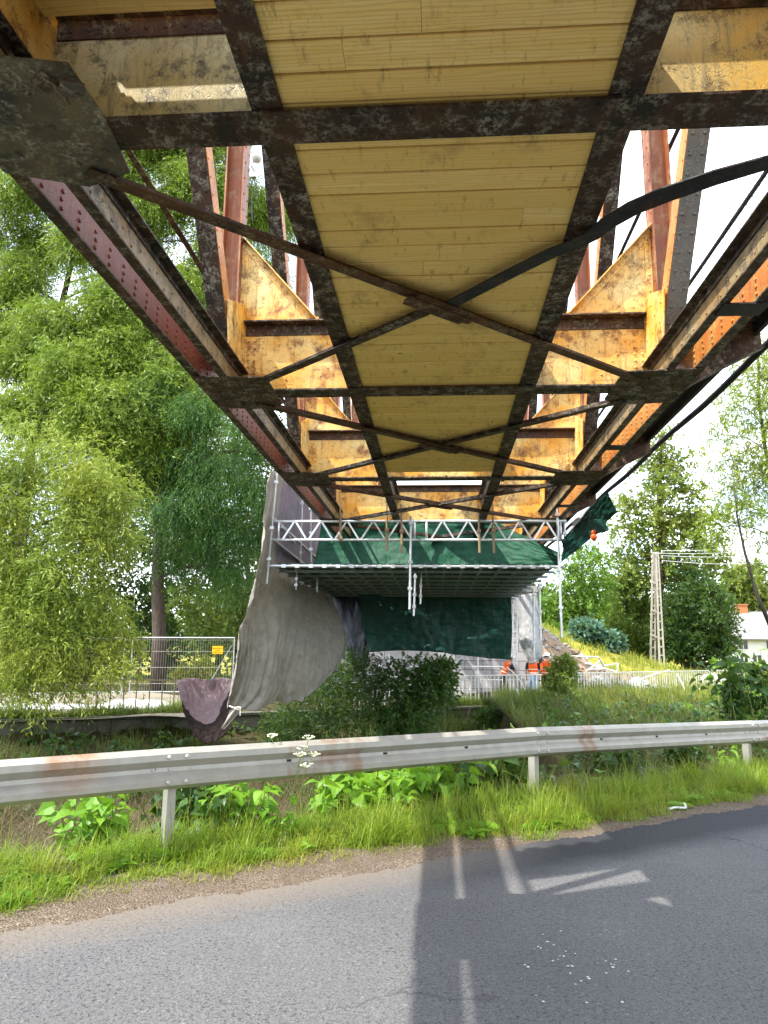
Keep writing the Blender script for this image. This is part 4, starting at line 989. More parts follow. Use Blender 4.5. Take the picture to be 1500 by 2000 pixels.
for i in range(n):
    p = a+d*i; m.bar(p+d*.5+V((0, 0, -.3)), p+d*.5+V((0, 0, .85+random.uniform(-.03, .03))), d.length*.93, .03, (0, 1, 0))
m.build('boards', MT['brownwood'], bf)
m = MB(); m.bar(a+V((0, .05, .6)), b+V((0, .05, .6)), .05, .09); m.build('rail', MT['brownwood'], bf)

# litter on the road edge
c = atz(1322, 1578, .01); m = MB(); m.path([atz(1307, 1580, .012), atz(1318, 1577, .02), atz(1338, 1578, .02), atz(1340, 1576, .03), atz(1336, 1569, .05)], .011, 6)
tag(m.build('plastic_strip', MT['white']), 'bent white plastic strip lying on the road edge by the grass', 'litter')
m = MB()
for i in range(38):
    c = atz(random.gauss(1110, 60), random.gauss(1895, 40), .006); s = random.uniform(.003, .010); a = random.uniform(0, 6.28)
    m.add([(c.x+s*random.uniform(.6, 1.2)*math.cos(a+j*1.257), c.y+s*random.uniform(.6, 1.2)*math.sin(a+j*1.257), .005) for j in range(5)], [(0, 1, 2, 3, 4)])
tag(m.build('paint_flakes', MT['white']), 'scattered white paint flakes fallen on the asphalt', 'flakes', kind='stuff')
# ------------------------------------------------------------------ people
def skinned(name, V_, E_, mat, parent=None, sub=2, root=0):
    me = bpy.data.meshes.new(name); me.from_pydata([p[:3] for p in V_], E_, []); me.materials.append(mat)
    o = link(name, me, parent); o.modifiers.new('skin', 'SKIN')
    for i, p in enumerate(V_):
        r = p[3]; me.skin_vertices[0].data[i].radius = r if hasattr(r, '__len__') else (r, r)
    me.skin_vertices[0].data[root].use_root = True
    o.modifiers['skin'].use_smooth_shade = True
    s = o.modifiers.new('sub', 'SUBSURF'); s.levels = sub; s.render_levels = sub
    return o
def person(loc, rot, label, lean=0., arms=None, trousers='navycloth', sleeves='navycloth', helmet=True, legs=((.10, .0), (-.10, .0))):
    """figure facing local +Y, standing 1.76 m"""
    Mw = Matrix.Translation(loc) @ Matrix.Rotation(rot, 4, 'Z')
    def W(p):
        x, y, z = p
        if z > .95:                               # bend forward at the hips
            dz = z-.95; y, z = y*math.cos(lean)+dz*math.sin(lean), .95+dz*math.cos(lean)-y*math.sin(lean)
        return tuple(Mw @ V((x, y, z)))
    arms = arms or {1: [(.20, 0, 1.42), (.25, -.02, 1.14), (.26, .08, .88)], -1: [(-.20, 0, 1.42), (-.25, -.02, 1.14), (-.26, .08, .88)]}
    vs, es = [], []
    def add(p, r, par=None):
        vs.append((*W(p), r)); i = len(vs)-1
        if par is not None: es.append((par, i))
        return i
    pel = add((0, 0, .95), (.155, .105)); ab_ = add((0, .01, 1.12), (.14, .10), pel); chst = add((0, .0, 1.33), (.165, .11), ab_); nk = add((0, .0, 1.47), .055, chst); hd0 = add((0, .02, 1.55), (.07, .085), nk); hd1 = add((0, .03, 1.66), (.078, .095), hd0); add((0, .02, 1.73), (.05, .06), hd1)
    add((0, .125, 1.60), .014, hd0)
    hands = []
    for s in (1, -1):
        sh, el, wr = arms[s]; a = add(sh, .055, chst); b = add(((sh[0]+el[0])/2, (sh[1]+el[1])/2, (sh[2]+el[2])/2), .047, a); b = add(el, .040, b); c = add(wr, .028, b)
        d = (V(wr)-V(el)).normalized(); side = V((s, 0, 0)); p = V(wr)+d*.05; c = add(p, (.036, .018), c)
        fw = d.cross(V((0, 1, 0))).normalized() if abs(d.y) < .9 else V((1, 0, 0))
        for q, ln in ((-.027, .062), (-.009, .075), (.009, .070), (.027, .055)):
            k1 = add(p+V((0, 1, 0))*q+d*.045, .009, c); k2 = add(p+V((0, 1, 0))*q+d*(.045+ln*.55)-side*.008, .0085, k1); add(p+V((0, 1, 0))*q+d*(.045+ln)-side*.025, .007, k2)
        t1 = add(p+V((0, .045, 0))-d*.015, .010, c); add(p+V((0, .065, 0))+d*.025-side*.01, .008, t1)
    for s, (lx, ly) in zip((1, -1), legs):
        hp = add((s*.09, 0, .88), .085, pel); kn = add((s*.10+lx*.3, ly*.5+.02, .49), .058, hp); cf = add((s*.10+lx*.5, ly*.8-.01, .33), .055, kn); an = add((s*.11+lx*.5, ly-.02, .09), .038, cf); add((s*.12+lx*.5, ly+.13, .04), (.04, .03), an)
    body = skinned('person', vs, es, MT['skin']); tag(body, label, 'person')
    # clothing
    v2 = []; e2 = []
    def ad(p, r, par=None):
        v2.append((*W(p), r)); i = len(v2)-1
        if par is not None: e2.append((par, i))
        return i
    a = ad((0, 0, .84), (.195, .14)); b = ad((0, .01, 1.08), (.185, .135), a); c = ad((0, 0, 1.32), (.225, .15), b); c = ad((0, 0, 1.43), (.19, .125), c); ad((0, -.0, 1.50), (.075, .075), c)
    skinned('vest', v2, e2, MT['vest'], body, 2)
    m = MB()
    for z in (1.02, 1.16):
        ring = [W((.196*math.cos(t), .146*math.sin(t)+.005, z)) for t in np.linspace(0, 2*math.pi, 22)]
        m.path(ring, .016, 5)
    m.build('reflective_band', MT['strip'], body)
    for s in (1, -1):
        sh, el, wr = arms[s]; v2, e2 = [], []; a = ad((sh[0]*.8, sh[1], sh[2]+.01), .088); b = ad(((sh[0]+el[0])/2, (sh[1]+el[1])/2, (sh[2]+el[2])/2), .064, a); b = ad(el, .056, b)
        if sleeves != 'navycloth' or s == 0: ad(tuple(V(el).lerp(V(wr), .85)), .045, b)
        skinned('sleeve', v2, e2, MT[sleeves], body, 1)
    v2, e2 = [], []; pz = ad((0, 0, 1.02), (.16, .118)); pz = ad((0, 0, .92), (.17, .122), pz)
    for s, (lx, ly) in zip((1, -1), legs):
        a = ad((s*.09, 0, .84), .10, pz); b = ad((s*.10+lx*.3, ly*.5+.02, .49), .078, a); ad((s*.11+lx*.5, ly-.01, .12), .068, b)
    skinned('trousers', v2, e2, MT[trousers], body, 2)
    for s, (lx, ly) in zip((1, -1), legs):
        v2, e2 = [], []; a = ad((s*.11+lx*.5, ly-.03, .10), .055); b = ad((s*.115+lx*.5, ly-.02, .045), .05, a); ad((s*.12+lx*.5, ly+.15, .04), (.048, .038), b); skinned('boot', v2, e2, MT['boot'], body, 1)
    for s in (-1, 1):
        m = MB(); m.ball((0, 0, 0), .011, 8, 6); o = m.build('eye', MT['whitepaint'], None); o.data.transform(Matrix.Translation(W((s*.033, .108, 1.635)))); o.parent = body
    m = MB(); m.grid(lambda u, v: W((.088*math.sin(v*1.9)*math.cos(6.283*u), .02+.108*math.sin(v*1.9)*math.sin(6.283*u)-.012, 1.66+.10*math.cos(v*1.9))), 16, 8); m.build('hair', MT['boot'], body, True)
    if helmet:
        m = MB(); m.grid(lambda u, v: W((.118*math.sin(v*1.57)*math.cos(6.283*u), .02+.142*math.sin(v*1.57)*math.sin(6.283*u), 1.685+.135*math.cos(v*1.57))), 20, 9)
        m.grid(lambda u, v: W(((.117+.022*v)*math.cos(6.283*u), .02+(.141+.022*v+(.035*v if math.sin(6.283*u) > 0 else 0))*math.sin(6.283*u), 1.686-.012*v)), 20, 2)
        m.build('helmet', MT['helmet'], body, True)
    return body
def spot(px, Y):
    p = at(px, 1350, Y); p.z = hz(p.x, p.y)+.0; return p
P1 = spot(984, 30.3)
A1 = {1: [(.19, .05, 1.42), (.22, .30, 1.24), (.10, .50, 1.08)], -1: [(-.19, .05, 1.42), (-.22, .28, 1.20), (-.08, .42, .98)]}
person(P1, -1.45, 'stooping person in orange vest and dark trousers holding a long handle', .42, A1, legs=((.05, .12), (.0, -.12)))
P2 = spot(1042, 29.6)
person(P2, -.15, 'person in orange vest and faded blue jeans seen from behind under the silver tarp', .04, None, 'jeans')
P3 = spot(1067, 30.0)
A3 = {1: [(.20, 0, 1.42), (.27, .02, 1.15), (.14, .22, 1.02)], -1: [(-.20, 0, 1.42), (-.27, .02, 1.15), (-.14, .22, 1.0)]}
person(P3, -.9, 'person in a white helmet and orange jacket standing beside the leafy bush', .08, A3, sleeves='vest')
m = MB(); m.path([at(990, 1303, 29.95), at(1004, 1315, 29.8), at(1020, 1335, 29.6), at(1026, 1350, 29.5)], .022, 8)
tag(m.build('long_handle', MT['whitepaint']), 'long pale tool handle held by the stooping worker', 'tool')
# ------------------------------------------------------------------ vegetation
def unit(a): return a/np.maximum(np.linalg.norm(a, axis=-1, keepdims=True), 1e-9)
def rdir(n): return unit(rng.normal(size=(n, 3)))
def leaf_quads(base, d, l, w):
    n = len(base); s = unit(np.cross(d, rdir(n))); up = np.cross(s, d)
    l = np.broadcast_to(l, (n,))[:, None]; w = np.broadcast_to(w, (n,))[:, None]
    m = base+d*l*.45+up*l*.06
    return np.stack([base, m+s*w/2, base+d*l, m-s*w/2], 1)
def twigs(c, r, n, nl, length, leaf, droop=.25, up=.15, shell=.45, hang=0., along=.75):
    """n twigs inside the ellipsoid (c, r), each carrying nl leaves"""
    d0 = rdir(n); rad = shell+(1-shell)*rng.random((n, 1))**.7; p0 = np.array(c)+d0*rad*np.array(r)
    d = unit(d0*.7+rdir(n)*.75+np.array([0, 0, up-hang])); L = length*rng.uniform(.6, 1.3, (n, 1, 1))
    s = (np.arange(nl)+rng.random((n, nl)))[..., None]/nl
    p = p0[:, None]+d[:, None]*L*s+np.array([0, 0, -1.])*(droop*L*s*s)
    tang = unit(d[:, None]+np.array([0, 0, -2.])*droop*s)
    ld = unit(tang*along+unit(rng.normal(size=(n, nl, 3)))*(1.1-along*.5)+np.array([0, 0, -hang*.6]))
    k = n*nl; sz = rng.uniform(.65, 1.25, k)
    return leaf_quads(p.reshape(-1, 3), ld.reshape(-1, 3), leaf[0]*sz, leaf[1]*sz)
def limb(m, a, b, r0, r1, sag=.1, n=7, wig=.06):
    a, b = V(a), V(b); L = (b-a).length; q = V((random.uniform(-1, 1), random.uniform(-1, 1), 0))*L*wig
    pts = [a.lerp(b, i/n)+V((0, 0, sag*L*math.sin(math.pi*i/n)))+q*math.sin(math.pi*i/n*1.4) for i in range(n+1)]
    m.path(pts, [r0+(r1-r0)*i/n for i in range(n+1)], 6); return pts
NQ = [0]
def tree(name, label, trunk, tr, masses, mat, leaf, ntw, nl=9, tlen=.8, droop=.25, up=.15, shell=.45, hang=0., along=.75, bark='bark', twig_n=10, cat='tree', group=None, dens=1.):
    """trunk: list of points; masses: (center, radii[, weight])"""
    root = empty(name, trunk[0], label, cat, group); m = MB(); T = [V(p) for p in trunk]; k = len(T)
    m.path(T, [tr*(1-.75*i/(k-1)) for i in range(k)], 10); qs = []
    zmin, zmax = T[0].z, T[-1].z
    for ms in masses:
        c, r = V(ms[0]), ms[1]; w = ms[2] if len(ms) > 2 else 1.
        vol = (r[0]*r[1]+r[1]*r[2]+r[0]*r[2])/3
        t = min(max((c.z-r[2]*.9-zmin)/max(zmax-zmin, .1), .15), .97)*(k-1); i = min(int(t), k-2); st = T[i].lerp(T[i+1], t-i)
        br = tr*.26*(1-.5*t/(k-1)); pts = limb(m, st, c, br, br*.35)
        for j in range(twig_n):
            d = V(rdir(1)[0]); e = c+V((d.x*r[0], d.y*r[1], d.z*r[2]))*.85; limb(m, pts[random.randint(3, 6)], e, br*.28, br*.08, .03, 5, .1)
        nt_ = max(10, int(ntw*vol*w*dens)); kc = 6
        for j in range(kc):                              # clumps with gaps between them
            o_ = rdir(1)[0]*random.uniform(.35, .78); f_ = random.uniform(.38, .56); cc = (c.x+o_[0]*r[0], c.y+o_[1]*r[1], c.z+o_[2]*r[2])
            qs.append(twigs(cc, tuple(q*f_ for q in r), max(4, int(nt_*.8/kc)), nl, tlen, leaf, droop, up, shell, hang, along))
        qs.append(twigs(c, r, int(nt_*.35), nl, tlen, leaf, droop, up, shell, hang, along))
    m.build('trunk', MT[bark], root, True); quads('crown', np.concatenate(qs), MT[mat], root); return root
def pm(px, py, rp, Y, rz=1., ry=1.):      # crown mass seen at a photo pixel with a pixel radius
    c = at(px, py, Y); r = rp*Y/F_PX; return (tuple(c), (r, r*ry, r*rz))
def trunkpts(px0, py0, px1, py1, Y, n=6, wob_=.02):
    a = at(px0, py0, Y); b = at(px1, py1, Y); a.z = min(a.z, hz(a.x, a.y))-.1; L = (b-a).length
    return [a.lerp(b, i/n)+V((math.sin(i*1.7+px0), math.cos(i*2.1+px0), 0))*L*wob_*(i > 0) for i in range(n+1)]

# --- left bank
tree('willow_tree', 'bright yellow-green willow with drooping narrow leaves overhanging the pale track', trunkpts(-60, 1400, 60, 900, 19.2), .17,
     [pm(60, 885, 95, 18.6, .75), pm(165, 905, 80, 18.2, .7), pm(228, 965, 62, 18.4, .7), pm(30, 985, 90, 18.2, .8), pm(130, 1010, 85, 18, .8), pm(215, 1050, 60, 18.2, .8), pm(40, 1100, 85, 18, .8),
      pm(140, 1130, 80, 18, .75), pm(60, 1200, 90, 18, .7), pm(190, 1190, 62, 18.3, .7), pm(110, 1260, 90, 18, .6), pm(225, 1265, 45, 18.4, .6), pm(20, 1300, 85, 18, .6), pm(150, 1325, 60, 18, .5), pm(-40, 950, 90, 18.6), pm(-40, 1150, 90, 18.6), pm(60, 1370, 30, 17.6, .6), pm(215, 1300, 40, 17.8, .5)],
     'willow', (.15, .032), 420, 10, .55, .45, .1, .35, .25, .7)
tree('willow_tree', 'tall olive-green willow rising behind the bright willow up to the bridge chord', trunkpts(-20, 1350, 150, 420, 31), .34,
     [pm(40, 380, 70, 30, .7, 1.3), pm(160, 470, 60, 29, .8), pm(20, 540, 75, 30, .8), pm(100, 640, 80, 29, .8), pm(210, 590, 70, 29, .9), pm(250, 690, 85, 29, .9), pm(330, 740, 70, 29, .9), pm(150, 720, 70, 28, .8), pm(40, 700, 60, 29, .5),
      pm(300, 820, 90, 29, .9), pm(210, 800, 90, 28, .8), pm(390, 800, 55, 29, .9), pm(20, 800, 60, 28, .6), pm(230, 330, 70, 31, .8), pm(310, 410, 60, 31, 1), pm(400, 360, 70, 31, 1.1), pm(430, 480, 50, 31, 1), pm(330, 560, 60, 30, 1), pm(110, 260, 80, 31, .8), pm(280, 250, 80, 31), pm(420, 250, 70, 31), pm(260, 900, 90, 29, .9), pm(360, 900, 60, 29.5, .9), pm(80, 480, 60, 32, .7), pm(200, 690, 80, 31, .9), pm(300, 640, 70, 31, .9), pm(120, 800, 90, 30, .8), pm(380, 560, 60, 32, 1), pm(470, 400, 60, 33, 1.1), pm(260, 480, 60, 32, .9), pm(540, 420, 60, 34, 1.1), pm(500, 560, 60, 34, 1.1), pm(420, 680, 60, 31, .8), pm(-20, 640, 80, 30), pm(-20, 440, 80, 31), pm(350, 300, 70, 33)],
     'willow2', (.21, .048), 430, 12, .9, .5, .1, .3, .2, .7, dens=1.15)
T = trunkpts(308, 1362, 316, 560, 29, 8, .004); lm = []
for (px, py, rx, rz) in ((470, 700, 70, .5), (400, 800, 75, .5), (500, 830, 70, .5), (330, 900, 70, .5), (430, 900, 85, .5), (500, 960, 70, .55), (400, 990, 90, .55), (320, 1000, 60, .5), (470, 1040, 75, .5), (390, 1070, 70, .5), (455, 1110, 55, .5), (340, 1090, 45, .4), (300, 760, 60, .5), (440, 620, 60, .6), (560, 900, 40, .5), (545, 1010, 45, .6)):
    lm.append(pm(px, py, rx, 28.5+random.uniform(-1, 1), rz))
tree('larch_tree', 'tall larch with a bare brown trunk and drooping feathery green sprays behind the mesh fence', T, .30, lm, 'larch', (.17, .026), 260, 16, .75, .9, .0, .1, .35, .8, dens=1.1)
for i, (px, py0, py1, Y, ms, mt, lab) in enumerate((
    (480, 1350, 1000, 38, [(480, 1080, 60), (440, 1150, 60), (500, 1180, 55), (420, 1240, 55), (480, 1260, 55), (540, 1120, 50), (450, 1320, 40), (520, 1300, 45), (380, 1180, 50)], 'midleaf', 'leafy mid-green tree behind the mesh fence, beside the grey tarp'),
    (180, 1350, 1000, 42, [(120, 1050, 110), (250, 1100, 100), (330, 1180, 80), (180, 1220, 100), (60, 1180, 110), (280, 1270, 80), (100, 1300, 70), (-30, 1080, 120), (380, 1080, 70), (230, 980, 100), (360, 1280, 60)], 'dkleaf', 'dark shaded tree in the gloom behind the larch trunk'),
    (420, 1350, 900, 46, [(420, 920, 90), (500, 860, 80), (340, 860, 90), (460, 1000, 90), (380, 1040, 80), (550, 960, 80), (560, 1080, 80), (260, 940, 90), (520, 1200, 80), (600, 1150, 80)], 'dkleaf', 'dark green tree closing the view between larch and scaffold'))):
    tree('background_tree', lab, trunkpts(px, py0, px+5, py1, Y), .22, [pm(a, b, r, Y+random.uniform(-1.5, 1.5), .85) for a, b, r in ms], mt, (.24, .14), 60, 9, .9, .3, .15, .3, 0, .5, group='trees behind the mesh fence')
for i, (px, py, rp, mt, lab) in enumerate(((357, 1322, 22, 'yellowleaf', 'golden bush behind the mesh fence next to the larch trunk'), (392, 1312, 26, 'yellowleaf', 'golden bush under the orange sign'), (25, 1320, 40, 'brightleaf', 'sunlit green bush seen under the bright willow'))):
    Y = 31; c, r = pm(px, py, rp, Y); rt = empty('bush', (c[0], c[1], hz(c[0], c[1])), lab, 'bush', 'bushes behind the track'); m = MB()
    for j in range(9): d = rdir(1)[0]; limb(m, (c[0], c[1], hz(c[0], c[1])), (c[0]+d[0]*r[0]*.8, c[1]+d[1]*r[1]*.8, c[2]+abs(d[2])*r[2]*.7), .02, .006)
    m.build('stem', MT['twig'], rt); quads('foliage', twigs(c, r, 170, 9, .3, (.10, .05), .2, .2, .2, 0, .5), MT[mt], rt)

# --- right side
tree('alder_tree', 'tall airy deciduous tree with dark trunk rising behind the power pole', trunkpts(1290, 1310, 1290, 850, 66, 7, .006), .42,
     [pm(1290, 860, 26, 66), pm(1270, 905, 30, 66, .8), pm(1320, 900, 34, 66, .6), pm(1295, 950, 42, 66, .7), pm(1240, 985, 34, 66, .6), pm(1345, 960, 30, 66, .6), pm(1230, 1035, 36, 66, .7), pm(1290, 1015, 48, 66, .8), pm(1350, 1020, 44, 66, .7), pm(1395, 1010, 26, 66, .6), pm(1320, 1080, 50, 66, .7), pm(1260, 1090, 34, 66, .7), pm(1385, 1070, 36, 66, .7), pm(1240, 1130, 26, 66), pm(1330, 1130, 40, 66, .7), pm(1400, 1110, 24, 66)],
     'olive', (.36, .22), 38, 10, 1.3, .25, .15, .3, 0, .5)
for lab, mt, Y, ms, tx, leaf, nt in (
    ('bright green rounded tree right behind the scaffold upright', 'brightleaf', 62, [(1140, 1100, 38), (1115, 1140, 38), (1160, 1140, 34), (1100, 1190, 36), (1150, 1190, 40), (1080, 1230, 30), (1130, 1240, 36), (1060, 1190, 30)], 1135, (.30, .17), 11),
    ('tall mid-green bushy tree left of the power pole', 'midleaf', 68, [(1215, 1090, 26), (1200, 1130, 34), (1240, 1140, 34), (1220, 1180, 42), (1195, 1220, 36), (1245, 1225, 38), (1220, 1262, 40), (1185, 1265, 26), (1255, 1275, 28), (1265, 1180, 22)], 1220, (.32, .16), 11),
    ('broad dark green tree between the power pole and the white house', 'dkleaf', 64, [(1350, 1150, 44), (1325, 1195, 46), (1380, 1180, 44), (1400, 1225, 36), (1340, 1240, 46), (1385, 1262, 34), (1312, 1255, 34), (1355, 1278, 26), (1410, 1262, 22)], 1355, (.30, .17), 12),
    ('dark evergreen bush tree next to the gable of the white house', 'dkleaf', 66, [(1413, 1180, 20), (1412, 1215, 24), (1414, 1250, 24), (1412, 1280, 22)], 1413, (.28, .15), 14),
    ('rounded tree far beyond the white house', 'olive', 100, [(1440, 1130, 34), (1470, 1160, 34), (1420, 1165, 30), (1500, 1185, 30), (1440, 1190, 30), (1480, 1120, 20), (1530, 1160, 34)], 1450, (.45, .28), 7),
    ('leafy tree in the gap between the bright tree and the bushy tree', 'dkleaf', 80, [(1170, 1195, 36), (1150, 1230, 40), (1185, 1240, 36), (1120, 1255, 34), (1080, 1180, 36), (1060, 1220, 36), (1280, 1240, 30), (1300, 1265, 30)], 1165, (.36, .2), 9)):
    tree('background_tree', lab, trunkpts(tx, 1310, tx, ms[0][1], Y, 6, .01), .3, [pm(a, b, r, Y+random.uniform(-1.5, 1.5), .85) for a, b, r in ms], mt, leaf, nt*5.2, 10, 1.0, .25, .15, .3, 0, .5, group='trees around the power pole')
tree('willow_tree', 'slender willow with long thin leaves reaching in over the walkway cable', trunkpts(1545, 1320, 1478, 700, 20, 8, .006), .11,
     [pm(1480, 740, 50, 19.5, .9), pm(1440, 790, 44, 19.5, .8), pm(1500, 820, 48, 19.5, .9), pm(1420, 850, 36, 19.5, .7), pm(1465, 880, 44, 19.5, .8), pm(1410, 900, 32, 19.5, .6), pm(1445, 940, 40, 19.5, .8), pm(1500, 920, 40, 19.5, .8), pm(1420, 985, 34, 19.5, .7), pm(1465, 1000, 34, 19.5, .6), pm(1500, 700, 44, 19.5), pm(1410, 1030, 26, 19.5, .7), pm(1490, 1060, 24, 19.5, .7), pm(1550, 780, 60, 19.5), pm(1550, 900, 60, 19.5)],
     'willow', (.18, .03), 260, 10, .6, .45, .15, .25, .15, .75, dens=1., bark='twig')
tree('bare_sapling', 'thin dark leaning sapling with sparse leaves in front of the white house', [at(1512, 1240, 19), at(1478, 1160, 19), at(1455, 1080, 19), at(1440, 1010, 19), at(1432, 930, 19)], .055,
     [pm(1412, 1010, 30, 19, .8, 1.), pm(1470, 1010, 26, 19), pm(1385, 1050, 24, 19), pm(1440, 960, 30, 19), pm(1490, 1100, 22, 19)], 'willow2', (.14, .024), 14, 8, .5, .4, .1, .2, .1, .7, bark='twig', twig_n=7)
# blue-green mound plants on the embankment
for px, py, rp, lab in ((1145, 1232, 26, 'blue-green leafy mound on the embankment, nearer the scaffold'), (1188, 1255, 24, 'blue-green leafy mound on the embankment, nearer the power pole')):
    Y = 46; c, r = pm(px, py, rp, Y, .7); rt = empty('mound_plant', (c[0], c[1], hz(c[0], c[1])), lab, 'bush', 'blue-green mounds'); m = MB()
    for j in range(6): d = rdir(1)[0]; limb(m, (c[0], c[1], hz(c[0], c[1])), (c[0]+d[0]*r[0]*.6, c[1], c[2]), .03, .01)
    m.build('stem', MT['stem'], rt); quads('foliage', twigs(c, r, 220, 8, .4, (.30, .2), .2, .2, .3, 0, .5), MT['teal'], rt)
# distant wood closing the horizon
qs = []
for i in range(120):
    a = random.uniform(-1.25, 1.25); R_ = random.uniform(120, 210); x, y = R_*math.sin(a), R_*math.cos(a)
    s = random.uniform(3.5, 7); qs.append(twigs((x, y, hz(x, y)+s*.8), (s, s, s*1.1), 260, 5, 1.6, (.9, .6), .2, .2, .6, 0, .5))
tag(quads('distant_woods', np.concatenate(qs), MT['dkleaf']), 'distant dark wood along the horizon behind the trees', 'wood', kind='stuff')

# --- shrubs on the far bank
def shrub(lab, ms, mat, leaf, n, tlen=.35, base=None, name='shrub', along=.6, droop=.25, up=.2, hang=.1):
    c0 = ms[0][0]; rt = empty(name, (c0[0], c0[1], hz(c0[0], c0[1])), lab, 'shrub'); m = MB(); qs = []
    for c, r in ms:
        for j in range(6):
            d = rdir(1)[0]; limb(m, (c[0]+d[0]*.2, c[1]+d[1]*.2, min(hz(c[0], c[1]), c[2]-r[2])), (c[0]+d[0]*r[0]*.7, c[1]+d[1]*r[1]*.7, c[2]+d[2]*r[2]*.8), .016, .004)
        qs.append(twigs(c, r, int(n), 8, tlen, leaf, droop, up, .2, hang, along))
    m.build('stem', MT['stem'], rt); quads('foliage', np.concatenate(qs), MT[mat], rt); return rt
shrub('dark elder shrub with broad leaflets growing before the stone abutment', [pm(800, 1330, 50, 21.5), pm(770, 1375, 60, 21), pm(840, 1350, 45, 21.3), pm(790, 1410, 50, 20.8, .7), pm(860, 1320, 28, 21.5)], 'knotdk', (.15, .07), 150)
shrub('dark feathery willowherb thicket under the billowing grey tarp', [pm(640, 1370, 60, 20.5), pm(690, 1350, 55, 21), pm(590, 1400, 55, 20), pm(700, 1400, 60, 20.5), pm(650, 1330, 40, 21.3), pm(560, 1420, 40, 19.8, .7), pm(710, 1310, 34, 21.5)], 'dkleaf', (.18, .03), 170, .5, hang=.05)
shrub('leafy green bush beside the worker in the white helmet', [pm(1096, 1322, 22, 25.2), pm(1090, 1356, 26, 24.8), pm(1070, 1388, 28, 24.4, .7), pm(1102, 1302, 15, 25.4), pm(1104, 1368, 24, 24.6)], 'midleaf', (.13, .06), 150)
shrub('dark bush at the foot of the grass bank below the silver tarp', [pm(1056, 1394, 24, 23.8, .6), pm(1080, 1398, 26, 23.8, .7)], 'knotdk', (.13, .06), 130)

shrub('low bramble clump at the end of the stream wall below the stooping worker', [pm(985, 1398, 30, 25.4, .7), pm(1012, 1404, 26, 25, .6), pm(958, 1404, 26, 25.2, .6)], 'knotdk', (.12, .06), 150)
# --- broad-leaved knotweed
HO = [(0, .06), (.12, .40), (.32, .50), (.6, .36), (.85, .13), (1., .01)]
def broad(base, d, n_, size):
    n = len(base); s = unit(np.cross(d, n_)); u = np.cross(s, d); size = np.broadcast_to(size, (n,))[:, None]; out = []
    P = [(base+d*size*a-u*size*(.55*a*a), s*size*w, u*size*w*.30) for a, w in HO]
    for (p, a, h), (q, b, g) in zip(P, P[1:]):
        out += [np.stack([p, p+a+h, q+b+g, q], 1), np.stack([p, q, q-b+g, p-a+h], 1)]
    return np.concatenate(out)
def knotweed(lab, base, h, nst, lean, mat='knot', size=.15, nleaf=11, spread=.3):
    rt = empty('knotweed', base, lab, 'plant', 'broad-leaved weeds behind the guardrail'); m = MB(); qs = []
    for i in range(nst):
        a = random.uniform(0, 6.28); b0 = V(base)+V((math.cos(a), math.sin(a), 0))*random.uniform(0, spread); hh = h*random.uniform(.65, 1.05)
        tip = b0+V((random.gauss(lean[0], .15), random.gauss(lean[1], .15), 1)).normalized()*hh
        pts = [b0.lerp(tip, t)+V((0, 0, -.08*hh*t*t)) for t in np.linspace(0, 1, 8)]; m.path(pts, [.008-.005*t for t in np.linspace(0, 1, 8)], 5)
        t = np.sort(rng.uniform(.15, 1., nleaf)); bs = np.array([b0.lerp(tip, float(q)) for q in t])
        az = np.arange(nleaf)*2.4+rng.random(nleaf)*1.2; d = unit(np.stack([np.cos(az), np.sin(az), rng.uniform(-.35, .35, nleaf)], 1)); nn = unit(np.array([0, 0, 1.])+rng.normal(size=(nleaf, 3))*.5)
        qs.append(broad(bs+d*.03, d, nn, size*rng.uniform(.45, 1.25, nleaf)))
    m.build('stem', MT['stem'], rt); quads('foliage', np.concatenate(qs), MT[mat], rt); return rt
def gp(x, t): p = road_pt(x, t); return (p[0], p[1], hz(*p))
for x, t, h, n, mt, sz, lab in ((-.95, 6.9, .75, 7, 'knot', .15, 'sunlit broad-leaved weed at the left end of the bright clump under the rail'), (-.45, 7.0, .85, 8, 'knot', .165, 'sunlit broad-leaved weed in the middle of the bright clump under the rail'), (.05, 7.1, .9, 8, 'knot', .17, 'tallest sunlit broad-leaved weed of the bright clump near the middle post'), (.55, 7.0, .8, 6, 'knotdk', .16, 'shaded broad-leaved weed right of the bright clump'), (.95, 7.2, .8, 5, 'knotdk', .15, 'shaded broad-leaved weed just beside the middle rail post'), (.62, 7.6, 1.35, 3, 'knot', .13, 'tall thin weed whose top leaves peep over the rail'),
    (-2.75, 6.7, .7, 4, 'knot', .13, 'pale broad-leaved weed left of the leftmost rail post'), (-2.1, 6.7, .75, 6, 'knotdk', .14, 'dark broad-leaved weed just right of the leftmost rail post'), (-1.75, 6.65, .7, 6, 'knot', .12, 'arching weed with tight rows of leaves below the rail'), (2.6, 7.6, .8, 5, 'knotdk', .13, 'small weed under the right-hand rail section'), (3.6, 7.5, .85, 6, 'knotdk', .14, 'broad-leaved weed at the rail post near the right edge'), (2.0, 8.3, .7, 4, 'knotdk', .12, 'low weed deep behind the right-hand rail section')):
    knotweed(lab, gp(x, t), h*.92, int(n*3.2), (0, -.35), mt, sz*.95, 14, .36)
for px, py, Y, h, lab in ((1420, 1400, 14.5, 1.35, 'big broad-leaved weed standing above the rail near the right edge, front one'), (1478, 1390, 14.0, 1.6, 'tallest broad-leaved weed at the right edge above the rail'), (1450, 1360, 16.5, 1.7, 'broad-leaved weed behind the two at the right edge')):
    p = at(px, py, Y); knotweed(lab, (p.x, p.y, at(px, 1425, Y).z), h, 16, (0, -.1), 'knot' if Y > 16 else 'knotdk', .17, 12, .55)
